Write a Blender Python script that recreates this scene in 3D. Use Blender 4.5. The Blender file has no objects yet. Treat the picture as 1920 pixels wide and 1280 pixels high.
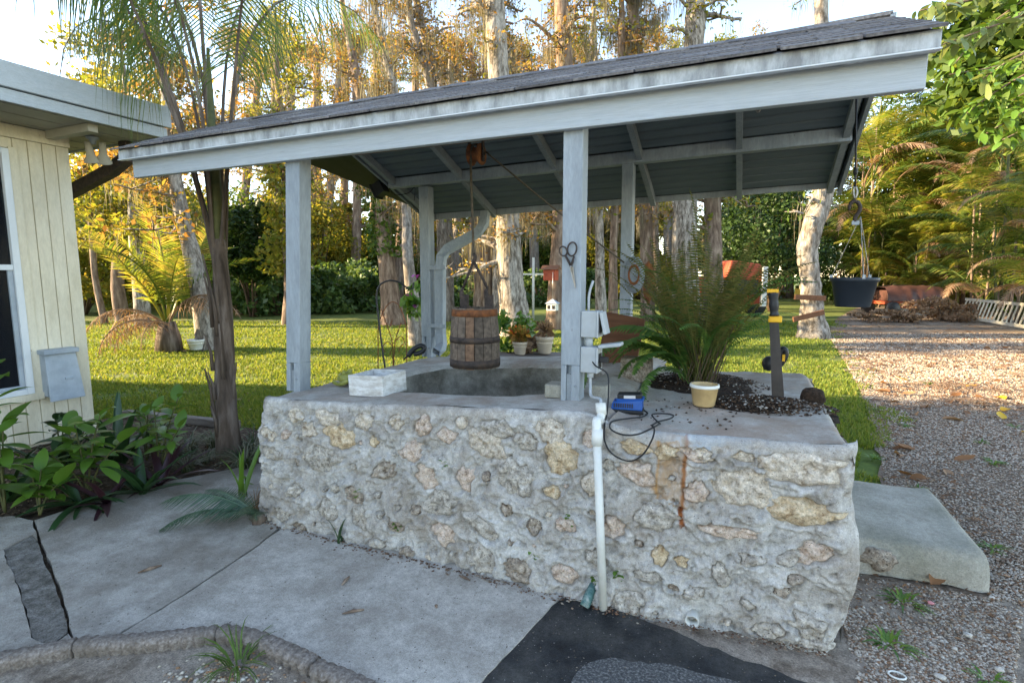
import bpy, math, random
import numpy as np
from mathutils import Vector, Matrix, Euler
random.seed(7); RNG = np.random.default_rng(7)
SC = bpy.context.scene; COL = SC.collection; PI = math.pi

# ------------------------------------------------------------------ camera
F_PX, IMG_W, IMG_H = 1010.0, 1920.0, 1280.0
EYE = 1.6; YAW = math.radians(23.7); PITCH = math.atan(125/1010)
cam_d = bpy.data.cameras.new('camera'); cam = bpy.data.objects.new('camera', cam_d); COL.objects.link(cam)
cam.location = (0, 0, EYE); cam.rotation_euler = (PI/2-PITCH, 0, YAW)
cam_d.sensor_width = 36; cam_d.lens = 36*F_PX/IMG_W; cam_d.clip_end = 600; cam_d.clip_start = .05
SC.camera = cam
# ------------------------------------------------------------------ sky and sun
SUN_EL = math.radians(18); SUN_AZ = math.atan2(-.36, -.93)      # direction towards the sun in plan
w = bpy.data.worlds.new('World'); SC.world = w; w.use_nodes = True
nt = w.node_tree; bg = nt.nodes['Background']
sky = nt.nodes.new('ShaderNodeTexSky'); sky.sky_type = 'NISHITA'; sky.sun_disc = False
sky.sun_elevation = SUN_EL; sky.sun_rotation = PI/2-SUN_AZ; sky.air_density = .8; sky.dust_density = .25; sky.ozone_density = 1.5
bg.inputs['Strength'].default_value = .15
wb = nt.nodes.new('ShaderNodeVectorMath'); wb.operation = 'MULTIPLY'; wb.inputs[1].default_value = (1.20, 1.0, .82)   # camera balanced for open shade
nt.links.new(sky.outputs[0], wb.inputs[0]); nt.links.new(wb.outputs[0], bg.inputs['Color'])
sd = bpy.data.lights.new('sun', 'SUN'); so = bpy.data.objects.new('sun', sd); COL.objects.link(so)
sd.energy = 4.3; sd.angle = math.radians(.6); sd.color = (1, .77, .46)
sv = Vector((math.cos(SUN_AZ)*math.cos(SUN_EL), math.sin(SUN_AZ)*math.cos(SUN_EL), math.sin(SUN_EL)))
so.rotation_euler = sv.to_track_quat('Z', 'Y').to_euler()
vs = SC.view_settings; vs.view_transform = 'Standard'; vs.look = 'None'; vs.exposure = 2.5; vs.gamma = 1

# ------------------------------------------------------------------ measured points -> metres
_f = np.array([-math.sin(YAW)*math.cos(PITCH), math.cos(YAW)*math.cos(PITCH), -math.sin(PITCH)])
_r = np.array([math.cos(YAW), math.sin(YAW), 0]); _u = np.cross(_r, _f); _c = np.array([0, 0, EYE])
def _ray(x, y): return _f+_r*(x-960)/F_PX-_u*(y-640)/F_PX
def onz(x, y, z=0): d = _ray(x, y); return _c+d*((z-EYE)/d[2])
def ony(x, y, Y): d = _ray(x, y); return _c+d*(Y/d[1])
def onx(x, y, X): d = _ray(x, y); return _c+d*(X/d[0])
def ond(x, y, D): return _c+_ray(x, y)*D
def depth(p): return float((np.array(p)-_c)@_f)
def grd(x, dist):                                   # ground point in the column x at a given depth
    d = _ray(x, 515); p = _c+d*dist; return np.array([p[0], p[1], 0.])

# ------------------------------------------------------------------ noise
def _h(ix, iy, s):
    n = (ix.astype(np.int64)*374761393+iy.astype(np.int64)*668265263+s*982451653) & 0x7fffffff
    n = ((n ^ (n >> 13))*1274126177) & 0x7fffffff
    return ((n ^ (n >> 16)) & 0xffff)/65535.0
def vn(x, y, s=0):
    x = np.asarray(x, float); y = np.asarray(y, float)
    ix = np.floor(x); iy = np.floor(y); fx = x-ix; fy = y-iy; ix = ix.astype(int); iy = iy.astype(int)
    fx = fx*fx*(3-2*fx); fy = fy*fy*(3-2*fy)
    a = _h(ix, iy, s); b = _h(ix+1, iy, s); c = _h(ix, iy+1, s); d = _h(ix+1, iy+1, s)
    return (a*(1-fx)+b*fx)*(1-fy)+(c*(1-fx)+d*fx)*fy
def fbm(x, y, s=0, o=4):
    t = 0; a = .5; n = 0
    for k in range(o): t = t+a*vn(x*2**k, y*2**k, s+k*17); n += a; a *= .5
    return t/n

# ------------------------------------------------------------------ objects
def obj(name, V, F, mat=None, parent=None, smooth=False, loc=None):
    me = bpy.data.meshes.new(name)
    if isinstance(F, np.ndarray):
        V = np.asarray(V, np.float32); n, k = F.shape
        me.vertices.add(len(V)); me.vertices.foreach_set('co', V.ravel())
        me.loops.add(n*k); me.loops.foreach_set('vertex_index', F.astype(np.int32).ravel())
        me.polygons.add(n); me.polygons.foreach_set('loop_start', np.arange(0, n*k, k, dtype=np.int32))
        try: me.polygons.foreach_set('loop_total', np.full(n, k, np.int32))
        except Exception: pass
        me.update(calc_edges=True); me.validate()
    else:
        me.from_pydata([tuple(map(float, v)) for v in V], [], F); me.update()
    if smooth: me.polygons.foreach_set('use_smooth', [True]*len(me.polygons))
    if mat: me.materials.append(mat)
    return link(name, me, parent, loc)
def link(name, me, parent=None, loc=None):
    o = bpy.data.objects.new(name, me); COL.objects.link(o)
    if parent is not None: o.parent = parent
    if loc is not None: o.location = tuple(map(float, loc))
    return o
def thing(name, label, cat, loc=(0, 0, 0), rz=0, group=None):
    o = bpy.data.objects.new(name, None); COL.objects.link(o); o.empty_display_size = .1
    o.location = tuple(map(float, loc)); o.rotation_euler = (0, 0, rz)
    return tag(o, label, cat, group)
def tag(o, label=None, cat=None, group=None, kind=None):
    if label: o['label'] = label
    if cat: o['category'] = cat
    if group: o['group'] = group
    if kind: o['kind'] = kind
    return o
def bevel(o, wd=.004, seg=2):
    m = o.modifiers.new('bevel', 'BEVEL'); m.width = wd; m.segments = seg; m.limit_method = 'ANGLE'; return o

class MB:
    def __init__(s): s.V = []; s.F = []; s.n = 0
    def add(s, V, F):
        V = np.asarray(V, float); s.V.append(V); s.F += [tuple(int(i)+s.n for i in f) for f in F]; s.n += len(V); return s
    def box(s, a, b, M=None):
        x0, y0, z0 = a; x1, y1, z1 = b
        V = np.array([[x0,y0,z0],[x1,y0,z0],[x1,y1,z0],[x0,y1,z0],[x0,y0,z1],[x1,y0,z1],[x1,y1,z1],[x0,y1,z1]], float)
        if M is not None: V = V@np.array(M.to_3x3()).T+np.array(M.translation)
        return s.add(V, [(0,3,2,1),(4,5,6,7),(0,1,5,4),(1,2,6,5),(2,3,7,6),(3,0,4,7)])
    def bar(s, p, q, wd, ht, up=(0, 0, 1)):
        p = Vector(p); q = Vector(q); d = q-p; L = d.length; d.normalize(); u = Vector(up); sd_ = d.cross(u)
        if sd_.length < 1e-4: sd_ = d.cross(Vector((1, 0, 0)))
        sd_.normalize(); u = sd_.cross(d)
        M = Matrix((d, sd_, u)).transposed().to_4x4(); M.translation = p
        return s.box((0, -wd/2, -ht/2), (L, wd/2, ht/2), M)
    def tube(s, pts, rad, n=8, cap=True, jit=0, seed=0):
        P = [Vector(p) for p in pts]; m = len(P)
        R = rad if hasattr(rad, '__len__') else [rad]*m
        V = []; prev = None
        for i in range(m):
            t = (P[min(i+1, m-1)]-P[max(i-1, 0)]).normalized()
            if prev is None:
                a = Vector((0, 0, 1)) if abs(t.z) < .9 else Vector((1, 0, 0)); u = t.cross(a).normalized()
            else: u = (prev-t*prev.dot(t)).normalized()
            prev = u; v = t.cross(u)
            for k in range(n):
                a = 2*PI*k/n; r = R[i]
                if jit: r *= 1+jit*(float(fbm(np.array(k*.9+seed*3.1), np.array(i*.55), seed, 2))-.5)*2
                V.append(P[i]+u*(math.cos(a)*r)+v*(math.sin(a)*r))
        F = [(i*n+k, i*n+(k+1) % n, (i+1)*n+(k+1) % n, (i+1)*n+k) for i in range(m-1) for k in range(n)]
        if cap: F += [tuple(range(n-1, -1, -1)), tuple((m-1)*n+k for k in range(n))]
        return s.add([tuple(v) for v in V], F)
    def lathe(s, prof, c=(0, 0, 0), n=24, M=None):
        m = len(prof); V = np.array([[r*math.cos(2*PI*k/n), r*math.sin(2*PI*k/n), z] for r, z in prof for k in range(n)])
        if M is not None: V = V@np.array(M.to_3x3()).T+np.array(M.translation)
        F = [(i*n+k, i*n+(k+1) % n, (i+1)*n+(k+1) % n, (i+1)*n+k) for i in range(m-1) for k in range(n)]
        return s.add(V+np.array(c), F)
    def blob(s, c, r, n=12, m=8, amp=0, seed=0, M=None):
        V = []; F = []
        for i in range(m+1):
            th = PI*i/m
            for k in range(n):
                a = 2*PI*k/n; d = np.array([math.sin(th)*math.cos(a), math.sin(th)*math.sin(a), math.cos(th)])
                q = 1+amp*(float(fbm(np.array(d[0]*2+seed+5), np.array(d[1]*2+d[2]*2.3+9), seed, 3))-.5)*2
                v = d*np.array(r)*q
                if M is not None: v = np.array(M.to_3x3())@v
                V.append(v+np.array(c))
        F = [(i*n+k, (i+1)*n+k, (i+1)*n+(k+1) % n, i*n+(k+1) % n) for i in range(m) for k in range(n)]
        return s.add(V, F)
    def build(s, name, mat, parent=None, smooth=False, loc=None):
        return obj(name, np.concatenate(s.V), s.F, mat, parent, smooth, loc)

def spline(pts, n=8):                                # Catmull-Rom through points
    P = [np.array(p, float) for p in pts]; P = [2*P[0]-P[1]]+P+[2*P[-1]-P[-2]]; out = []
    for i in range(1, len(P)-2):
        for k in range(n):
            t = k/n; a, b, c, d = P[i-1:i+3]
            out.append(.5*((2*b)+(c-a)*t+(2*a-5*b+4*c-d)*t*t+(-a+3*b-3*c+d)*t**3))
    out.append(P[-2]); return out

# ------------------------------------------------------------------ materials
MATS = {}
def mat(name, cols, scale=6, detail=6, rough=.75, bump=.0, bscale=60, stretch=(1, 1, 1), metal=0, spec=.35, cols2=None, scale2=1, mix2=.5, spots=None, grain=0, gscale=170):
    """noise-mottled principled; cols: 2+ colours; cols2: second, larger mottling multiplied in"""
    m = bpy.data.materials.new(name); m.use_nodes = True; N = m.node_tree; L = N.links.new; p = N.nodes['Principled BSDF']
    tc = N.nodes.new('ShaderNodeTexCoord'); mp = N.nodes.new('ShaderNodeMapping'); mp.inputs['Scale'].default_value = stretch
    geo = N.nodes.new('ShaderNodeNewGeometry'); L(geo.outputs['Position'], mp.inputs['Vector'])
    no = N.nodes.new('ShaderNodeTexNoise'); no.inputs['Scale'].default_value = scale; no.inputs['Detail'].default_value = detail; no.inputs['Roughness'].default_value = .62
    L(mp.outputs[0], no.inputs['Vector'])
    cr = N.nodes.new('ShaderNodeValToRGB'); e = cr.color_ramp.elements
    e[0].position = .3; e[1].position = .7; e[0].color = (*cols[0], 1); e[1].color = (*cols[-1], 1)
    for i, c in enumerate(cols[1:-1]): x = e.new(.3+.4*(i+1)/(len(cols)-1)); x.color = (*c, 1)
    L(no.outputs['Fac'], cr.inputs[0]); out = cr.outputs[0]
    if cols2:
        n2 = N.nodes.new('ShaderNodeTexNoise'); n2.inputs['Scale'].default_value = scale2; n2.inputs['Detail'].default_value = 5; n2.inputs['Roughness'].default_value = .6
        L(mp.outputs[0], n2.inputs['Vector'])
        c2 = N.nodes.new('ShaderNodeValToRGB'); c2.color_ramp.elements[0].position = .42; c2.color_ramp.elements[1].position = .64
        L(n2.outputs['Fac'], c2.inputs[0])
        mx = N.nodes.new('ShaderNodeMix'); mx.data_type = 'RGBA'; ml = N.nodes.new('ShaderNodeMath'); ml.operation = 'MULTIPLY'; ml.inputs[1].default_value = mix2
        L(c2.outputs[0], ml.inputs[0]); L(ml.outputs[0], mx.inputs[0]); L(out, mx.inputs[6]); mx.inputs[7].default_value = (*cols2, 1); out = mx.outputs[2]
    if spots:                                         # (colour, scale, threshold): small distinct flecks
        v = N.nodes.new('ShaderNodeTexVoronoi'); v.inputs['Scale'].default_value = spots[1]; L(mp.outputs[0], v.inputs['Vector'])
        lt = N.nodes.new('ShaderNodeMath'); lt.operation = 'LESS_THAN'; lt.inputs[1].default_value = spots[2]; L(v.outputs['Distance'], lt.inputs[0])
        mx = N.nodes.new('ShaderNodeMix'); mx.data_type = 'RGBA'; L(lt.outputs[0], mx.inputs[0]); L(out, mx.inputs[6]); mx.inputs[7].default_value = (*spots[0], 1); out = mx.outputs[2]
    for gs, ga in ((gscale, grain), (gscale*.27, grain*.7)) if grain else ():      # fine speckle of the material itself
        gn = N.nodes.new('ShaderNodeTexNoise'); gn.inputs['Scale'].default_value = gs; gn.inputs['Detail'].default_value = 3; gn.inputs['Roughness'].default_value = .7; L(mp.outputs[0], gn.inputs['Vector'])
        mr = N.nodes.new('ShaderNodeMapRange'); mr.inputs[1].default_value = .32; mr.inputs[2].default_value = .68; mr.inputs[3].default_value = 1-ga; mr.inputs[4].default_value = 1+ga; L(gn.outputs['Fac'], mr.inputs[0])
        sc_ = N.nodes.new('ShaderNodeVectorMath'); sc_.operation = 'SCALE'; L(out, sc_.inputs[0]); L(mr.outputs[0], sc_.inputs['Scale']); out = sc_.outputs[0]
    L(out, p.inputs['Base Color']); m['out'] = 1
    p.inputs['Roughness'].default_value = rough; p.inputs['Metallic'].default_value = metal; p.inputs['Specular IOR Level'].default_value = spec
    if bump:
        nb = N.nodes.new('ShaderNodeTexNoise'); nb.inputs['Scale'].default_value = bscale; nb.inputs['Detail'].default_value = 6; nb.inputs['Roughness'].default_value = .65
        L(mp.outputs[0], nb.inputs['Vector']); b = N.nodes.new('ShaderNodeBump'); b.inputs['Strength'].default_value = bump; b.inputs['Distance'].default_value = .01
        L(nb.outputs['Fac'], b.inputs['Height']); L(b.outputs[0], p.inputs['Normal'])
    MATS[name] = m; return m
def rnd_mat(name, cols, rough=.6, trans=0, spec=.3, ptp=False, grain=0, objrnd=False):
    """one colour per loose piece (leaf, pebble, blade) from a ramp; trans: light shining through"""
    m = bpy.data.materials.new(name); m.use_nodes = True; N = m.node_tree; L = N.links.new; p = N.nodes['Principled BSDF']
    g = N.nodes.new('ShaderNodeNewGeometry'); cr = N.nodes.new('ShaderNodeValToRGB'); e = cr.color_ramp.elements
    e[0].color = (*cols[0], 1); e[1].color = (*cols[-1], 1)
    for i, c in enumerate(cols[1:-1]): x = e.new((i+1)/(len(cols)-1)); x.color = (*c, 1)
    if objrnd: oi = N.nodes.new('ShaderNodeObjectInfo'); L(oi.outputs['Random'], cr.inputs[0])
    else: L(g.outputs['Random Per Island'], cr.inputs[0])
    out = cr.outputs[0]
    if grain:
        no = N.nodes.new('ShaderNodeTexNoise'); no.inputs['Scale'].default_value = grain; no.inputs['Detail'].default_value = 5; L(g.outputs['Position'], no.inputs['Vector'])
        mr = N.nodes.new('ShaderNodeMapRange'); mr.inputs[1].default_value = .3; mr.inputs[2].default_value = .7; mr.inputs[3].default_value = .55; mr.inputs[4].default_value = 1.3; L(no.outputs['Fac'], mr.inputs[0])
        mx = N.nodes.new('ShaderNodeVectorMath'); mx.operation = 'SCALE'; L(out, mx.inputs[0]); L(mr.outputs[0], mx.inputs['Scale']); out = mx.outputs[0]
    L(out, p.inputs['Base Color']); p.inputs['Roughness'].default_value = rough; p.inputs['Specular IOR Level'].default_value = spec
    if trans:
        t = N.nodes.new('ShaderNodeBsdfTranslucent'); ms = N.nodes.new('ShaderNodeMixShader'); ms.inputs[0].default_value = trans
        gm = N.nodes.new('ShaderNodeVectorMath'); gm.operation = 'MULTIPLY'; gm.inputs[1].default_value = (1.7, 1.5, .8); L(out, gm.inputs[0]); L(gm.outputs[0], t.inputs['Color'])
        o = N.nodes['Material Output']; L(p.outputs[0], ms.inputs[1]); L(t.outputs[0], ms.inputs[2]); L(ms.outputs[0], o.inputs['Surface'])
    MATS[name] = m; return m

paint = mat('grey_blue_paint', [(.255,.295,.335), (.32,.36,.40), (.35,.39,.43)], 6, 8, .55, .3, 40, (1, 1, .25), cols2=(.20,.225,.25), scale2=7, mix2=.45, spots=((.16,.15,.14), 22, .045), grain=.10, gscale=60)
paint_skylit = mat('skylit_board_paint', [(.37,.415,.455), (.44,.48,.52), (.47,.51,.545)], 6, 8, .55, .3, 40, (.15, 1, 4), cols2=(.31,.34,.365), scale2=6, mix2=.4, spots=((.25,.235,.22), 18, .05), grain=.08, gscale=60)  # post paint with the boards' extra sky light put into the colour
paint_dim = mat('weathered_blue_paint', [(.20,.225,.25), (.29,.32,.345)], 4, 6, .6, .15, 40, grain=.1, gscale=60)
fascia_m = mat('stained_skylit_fascia_paint', [(.42,.455,.485), (.51,.54,.57), (.54,.57,.60)], 7, 9, .6, .2, 50, (1, 1, .35), cols2=(.09,.09,.095), scale2=11, mix2=.65, grain=.1, gscale=80)  # same paint, lightened for the sky light it gets, plus dark stains
shingle_m = rnd_mat('asphalt_shingle', [(.12,.113,.118), (.20,.188,.19), (.155,.147,.15), (.26,.245,.245)], .9, grain=60, objrnd=True, spec=.2)
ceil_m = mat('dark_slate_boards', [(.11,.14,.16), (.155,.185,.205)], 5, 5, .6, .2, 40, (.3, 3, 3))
mortar_m = mat('lime_mortar', [(.26,.245,.22), (.42,.405,.38), (.52,.505,.48), (.60,.585,.56)], 14, 10, .92, .8, 60, cols2=(.25,.205,.16), scale2=3.2, mix2=.6, spots=((.13,.11,.09), 40, .09), grain=.22)
coping_m = mat('trowelled_cement', [(.30,.275,.235), (.42,.40,.36), (.51,.49,.455)], 7, 10, .88, .5, 45, cols2=(.28,.19,.13), scale2=3.0, mix2=.55, spots=((.09,.08,.07), 45, .07), grain=.16)
inner_m = mat('mossy_well_cement', [(.16,.14,.105), (.36,.33,.275), (.50,.46,.39)], 5, 8, .9, .5, 40, cols2=(.09,.085,.07), scale2=3.5, mix2=.75, grain=.2)
stone_ms = [mat('coral_stone_pale', [(.22,.165,.115), (.50,.43,.345), (.62,.55,.46), (.70,.64,.56)], 34, 10, .95, 1.0, 60, grain=.28, gscale=110, spots=((.07,.05,.035), 75, .13)),
            mat('coral_stone_yellow', [(.24,.15,.075), (.50,.38,.24), (.60,.49,.34), (.68,.59,.46)], 30, 10, .95, 1.0, 60, grain=.28, gscale=110, spots=((.10,.05,.025), 70, .12)),
            mat('coral_stone_grey', [(.14,.12,.095), (.36,.325,.28), (.49,.45,.395), (.58,.54,.485)], 34, 10, .95, 1.0, 55, grain=.3, gscale=110, spots=((.05,.04,.03), 70, .15)),
            mat('coral_stone_dark', [(.07,.053,.038), (.25,.20,.155), (.39,.335,.275), (.50,.45,.385)], 34, 10, .95, 1.0, 55, grain=.3, gscale=110, spots=((.03,.024,.018), 65, .17)),
            mat('coral_stone_pink', [(.24,.165,.115), (.50,.39,.31), (.59,.49,.41), (.66,.57,.49)], 34, 10, .95, 1.0, 58, grain=.28, gscale=110, spots=((.07,.05,.035), 75, .14))]
conc_m = mat('grey_concrete', [(.27,.245,.21), (.40,.37,.33), (.50,.465,.42)], 8, 12, .88, .6, 110, cols2=(.21,.18,.145), scale2=2.2, mix2=.8, spots=((.10,.09,.08), 70, .085), grain=.2, gscale=190)
conc2_m = mat('brushed_concrete', [(.38,.35,.31), (.49,.455,.41), (.60,.56,.51)], 16, 12, .88, .7, 150, (1, 1, 1), cols2=(.31,.275,.235), scale2=3.4, mix2=.75, spots=((.13,.12,.11), 85, .085), grain=.22, gscale=190)
conc_dk = mat('eroded_concrete', [(.085,.078,.065), (.18,.165,.145), (.28,.265,.245)], 14, 10, .95, .9, 90, grain=.4, gscale=140)
block_m = mat('mossy_concrete_block', [(.28,.26,.215), (.39,.37,.32), (.47,.445,.39)], 8, 9, .88, .6, 60, cols2=(.17,.165,.12), scale2=4, mix2=.7, grain=.2, gscale=130, spots=((.1,.1,.08), 40, .07))
seal_m = mat('black_sealer', [(.011,.012,.014), (.022,.024,.027), (.05,.05,.05)], 7, 11, .55, .5, 110, cols2=(.085,.08,.072), scale2=4, mix2=.6, spots=((.36,.34,.32), 42, .08), grain=.35, gscale=120)
chip_m = mat('worn_asphalt', [(.03,.03,.034), (.10,.10,.10), (.30,.29,.28)], 90, 6, .9, .9, 120)
dirt_m = mat('sandy_dirt', [(.11,.08,.058), (.22,.175,.135), (.36,.30,.24)], 12, 10, .95, .9, 60, cols2=(.42,.36,.30), scale2=4, mix2=.6, grain=.35, gscale=130)
mulch_m = mat('leaf_litter_soil', [(.028,.018,.012), (.075,.05,.032), (.16,.12,.08)], 22, 9, .95, .9, 40)
gravel_m = mat('shell_gravel', [(.09,.065,.045), (.24,.185,.14), (.42,.35,.28)], 34, 8, .95, .9, 60, cols2=(.15,.10,.062), scale2=1.1, mix2=.75, grain=.3, gscale=70)
lawn_m = mat('lawn_ground', [(.05,.075,.012), (.09,.135,.018), (.14,.18,.03)], 9, 9, .9, .6, 30, cols2=(.17,.17,.05), scale2=.7, mix2=.5)
grass_m = rnd_mat('grass_blades', [(.085,.14,.022), (.13,.19,.028), (.18,.235,.035), (.25,.25,.06)], .6, .4)
siding_m = mat('cream_siding_paint', [(.62,.56,.42), (.71,.655,.52), (.74,.69,.56)], 4, 9, .65, .25, 30, (1, 1, .3), cols2=(.50,.435,.31), scale2=5, mix2=.4, grain=.06, gscale=60, spots=((.42,.35,.24), 16, .05))
soffit_m = mat('soffit_paint', [(.34,.32,.26), (.44,.41,.34)], 3, 6, .7, .1, 30)
white_m = mat('white_aluminium', [(.62,.66,.70), (.72,.75,.78)], 4, 5, .4)
metal_gr = mat('grey_utility_paint', [(.28,.33,.39), (.36,.41,.47), (.40,.45,.50)], 4, 7, .5, .1, 60, cols2=(.22,.25,.28), scale2=9, mix2=.35)
dark_m = mat('black_plastic', [(.012,.013,.016), (.025,.026,.03)], 9, 4, .45)
tub_m = mat('charcoal_plastic', [(.012,.017,.026), (.022,.03,.042)], 5, 5, .5, .1, 20)
rust_m = mat('rusty_iron', [(.07,.035,.022), (.20,.075,.03), (.33,.115,.035)], 18, 9, .85, .5, 70)
iron_m = mat('dark_iron', [(.035,.028,.025), (.07,.055,.05), (.11,.075,.055)], 20, 8, .75, .4, 80, metal=.3)
stave_m = rnd_mat('weathered_stave', [(.10,.078,.062), (.16,.125,.10), (.19,.15,.12), (.20,.10,.05)], .85, grain=35, objrnd=True)
rope_m = mat('old_rope', [(.06,.05,.04), (.14,.115,.085)], 60, 4, .95, .6, 200)
cord_m = mat('black_rubber', [(.010,.010,.011), (.02,.02,.021)], 20, 3, .5)
pvc_m = mat('white_pvc', [(.66,.67,.64), (.74,.75,.72)], 6, 6, .35, cols2=(.50,.47,.38), scale2=12, mix2=.35)
box_white = mat('flaking_white_paint', [(.50,.49,.46), (.68,.68,.67), (.75,.755,.76)], 9, 10, .7, .3, 60, (1, 1, 3), cols2=(.24,.18,.12), scale2=16, mix2=.4, grain=.08)
outlet_m = mat('pale_grey_box', [(.37,.40,.425), (.45,.48,.50)], 5, 6, .5, cols2=(.32,.33,.33), scale2=18, mix2=.4)
cup_m = mat('cream_plastic', [(.50,.35,.16), (.60,.44,.22)], 6, 6, .5, cols2=(.26,.16,.07), scale2=14, mix2=.35)
frog_m = mat('olive_glaze', [(.16,.17,.03), (.28,.29,.07), (.36,.37,.11)], 12, 7, .4, .1, 40)
blue_m = mat('blue_plastic', [(.005,.055,.24), (.008,.085,.34)], 8, 4, .4)
yellow_m = mat('yellow_plastic', [(.70,.36,.01), (.80,.45,.02)], 8, 4, .45)
steel_m = mat('dull_steel', [(.20,.19,.18), (.34,.33,.32)], 20, 7, .4, metal=.8)
blade_m = mat('blackened_blade', [(.022,.018,.017), (.05,.042,.038)], 14, 7, .5, .1, 60)
soil_m = mat('potting_soil', [(.010,.006,.004), (.03,.018,.011), (.07,.042,.026)], 60, 8, .95, .9, 90, spots=((.45,.42,.38), 120, .07))
terracotta = mat('pale_plant_pot', [(.42,.34,.25), (.58,.50,.40)], 7, 6, .8)
clay_m = mat('clay_pot', [(.33,.15,.08), (.45,.22,.12)], 7, 6, .85)
bark_pale = mat('pale_cypress_bark', [(.06,.048,.038), (.16,.135,.112), (.29,.255,.225)], 13, 10, .95, 1.0, 26, (1, 1, .22), cols2=(.34,.315,.285), scale2=5, mix2=.5, grain=.3, gscale=40)
bark_brn = mat('brown_bark', [(.07,.045,.03), (.19,.135,.10), (.36,.28,.21)], 9, 9, .95, .9, 22, (1, 1, .2))
bark_white = mat('whitish_bark', [(.05,.04,.03), (.17,.145,.12), (.31,.275,.24)], 14, 10, .95, 1.0, 22, (1, 1, .30), cols2=(.42,.39,.35), scale2=7, mix2=.6, grain=.3, gscale=40)
palm_bark = mat('palm_trunk_fibre', [(.04,.028,.02), (.115,.085,.066), (.24,.195,.165)], 12, 9, .95, .9, 34, (1, 1, .12))
timber_m = mat('grey_old_timber', [(.13,.105,.09), (.26,.225,.20)], 14, 8, .9, .5, 40, (.2, 2, 2))
brown_wood = mat('red_brown_wood', [(.10,.042,.02), (.20,.09,.045)], 10, 8, .8, .3, 40, (.3, 3, 3))
red_m = mat('faded_red_paint', [(.28,.045,.02), (.45,.09,.035)], 6, 7, .6, cols2=(.16,.05,.03), scale2=3, mix2=.5)
tarp_m = mat('brown_tarpaulin', [(.05,.024,.02), (.10,.045,.036)], 5, 6, .42, .3, 14)
wood_pale = mat('ladder_aluminium', [(.42,.40,.34), (.60,.57,.48)], 5, 5, .6)
# foliage
L_green = rnd_mat('leaf_green', [(.03,.065,.012), (.06,.11,.018), (.09,.15,.024), (.13,.17,.03)], .5, .4)
L_gold = rnd_mat('leaf_gold', [(.10,.145,.022), (.18,.19,.03), (.26,.215,.04), (.13,.17,.024), (.22,.20,.035)], .6, .5)
L_rust = rnd_mat('leaf_rust', [(.15,.08,.024), (.26,.15,.045), (.30,.19,.055), (.19,.16,.04), (.12,.13,.03)], .7, .45)
L_dark = rnd_mat('leaf_dark', [(.014,.036,.010), (.03,.062,.015), (.05,.09,.02)], .45, .25)
L_shrub = rnd_mat('leaf_shrub', [(.035,.08,.024), (.065,.125,.034), (.10,.17,.045), (.13,.19,.055)], .4, .3, spec=.5)
L_lush = rnd_mat('leaf_lush', [(.045,.12,.02), (.075,.17,.022), (.11,.21,.028), (.17,.25,.035)], .36, .3, spec=.5)
L_deep = rnd_mat('leaf_deep', [(.014,.042,.014), (.026,.066,.022), (.04,.085,.026)], .35, .12, spec=.55)
L_purple = rnd_mat('leaf_purple', [(.03,.012,.018), (.055,.02,.028)], .4, .12, spec=.5)
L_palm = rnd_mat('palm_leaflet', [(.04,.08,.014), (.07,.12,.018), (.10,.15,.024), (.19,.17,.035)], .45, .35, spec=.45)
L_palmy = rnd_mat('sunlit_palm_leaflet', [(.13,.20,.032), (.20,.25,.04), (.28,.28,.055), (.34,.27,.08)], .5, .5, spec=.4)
L_dead = rnd_mat('dead_frond', [(.17,.10,.06), (.26,.17,.11), (.32,.23,.16)], .85, .25)
L_fern = rnd_mat('fern_green', [(.045,.11,.028), (.08,.17,.036), (.11,.20,.045)], .5, .3)
L_fernd = rnd_mat('fern_dull', [(.06,.085,.022), (.10,.12,.032), (.14,.14,.04), (.17,.13,.045)], .6, .4)
L_cycad = rnd_mat('cycad_green', [(.03,.07,.04), (.055,.105,.06), (.08,.135,.075)], .4, .15, spec=.5)
L_lir = rnd_mat('liriope_blade', [(.03,.06,.02), (.06,.09,.035), (.14,.15,.09), (.20,.20,.14)], .5, .2)
L_moss = rnd_mat('spanish_moss', [(.12,.115,.09), (.19,.18,.145), (.26,.24,.19)], .95, .35)
L_pale = rnd_mat('pale_glossy_leaf', [(.06,.12,.03), (.12,.18,.05), (.20,.25,.09), (.28,.30,.13)], .3, .3, spec=.6)
L_dry = rnd_mat('dry_leaf', [(.16,.075,.03), (.26,.13,.06), (.34,.20,.11)], .7, .2, objrnd=True)
L_yel = rnd_mat('yellow_leaf', [(.62,.36,.01), (.72,.46,.02)], .5, .3, objrnd=True)
stem_m = mat('green_stem', [(.05,.06,.02), (.11,.11,.04)], 12, 5, .7)
stemb_m = mat('brown_stem', [(.05,.03,.018), (.10,.065,.04)], 12, 5, .8)
pebble_m = rnd_mat('shell_pebbles', [(.22,.165,.115), (.38,.31,.24), (.52,.46,.39), (.28,.16,.09), (.14,.10,.075), (.60,.55,.48)], .8)
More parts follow.
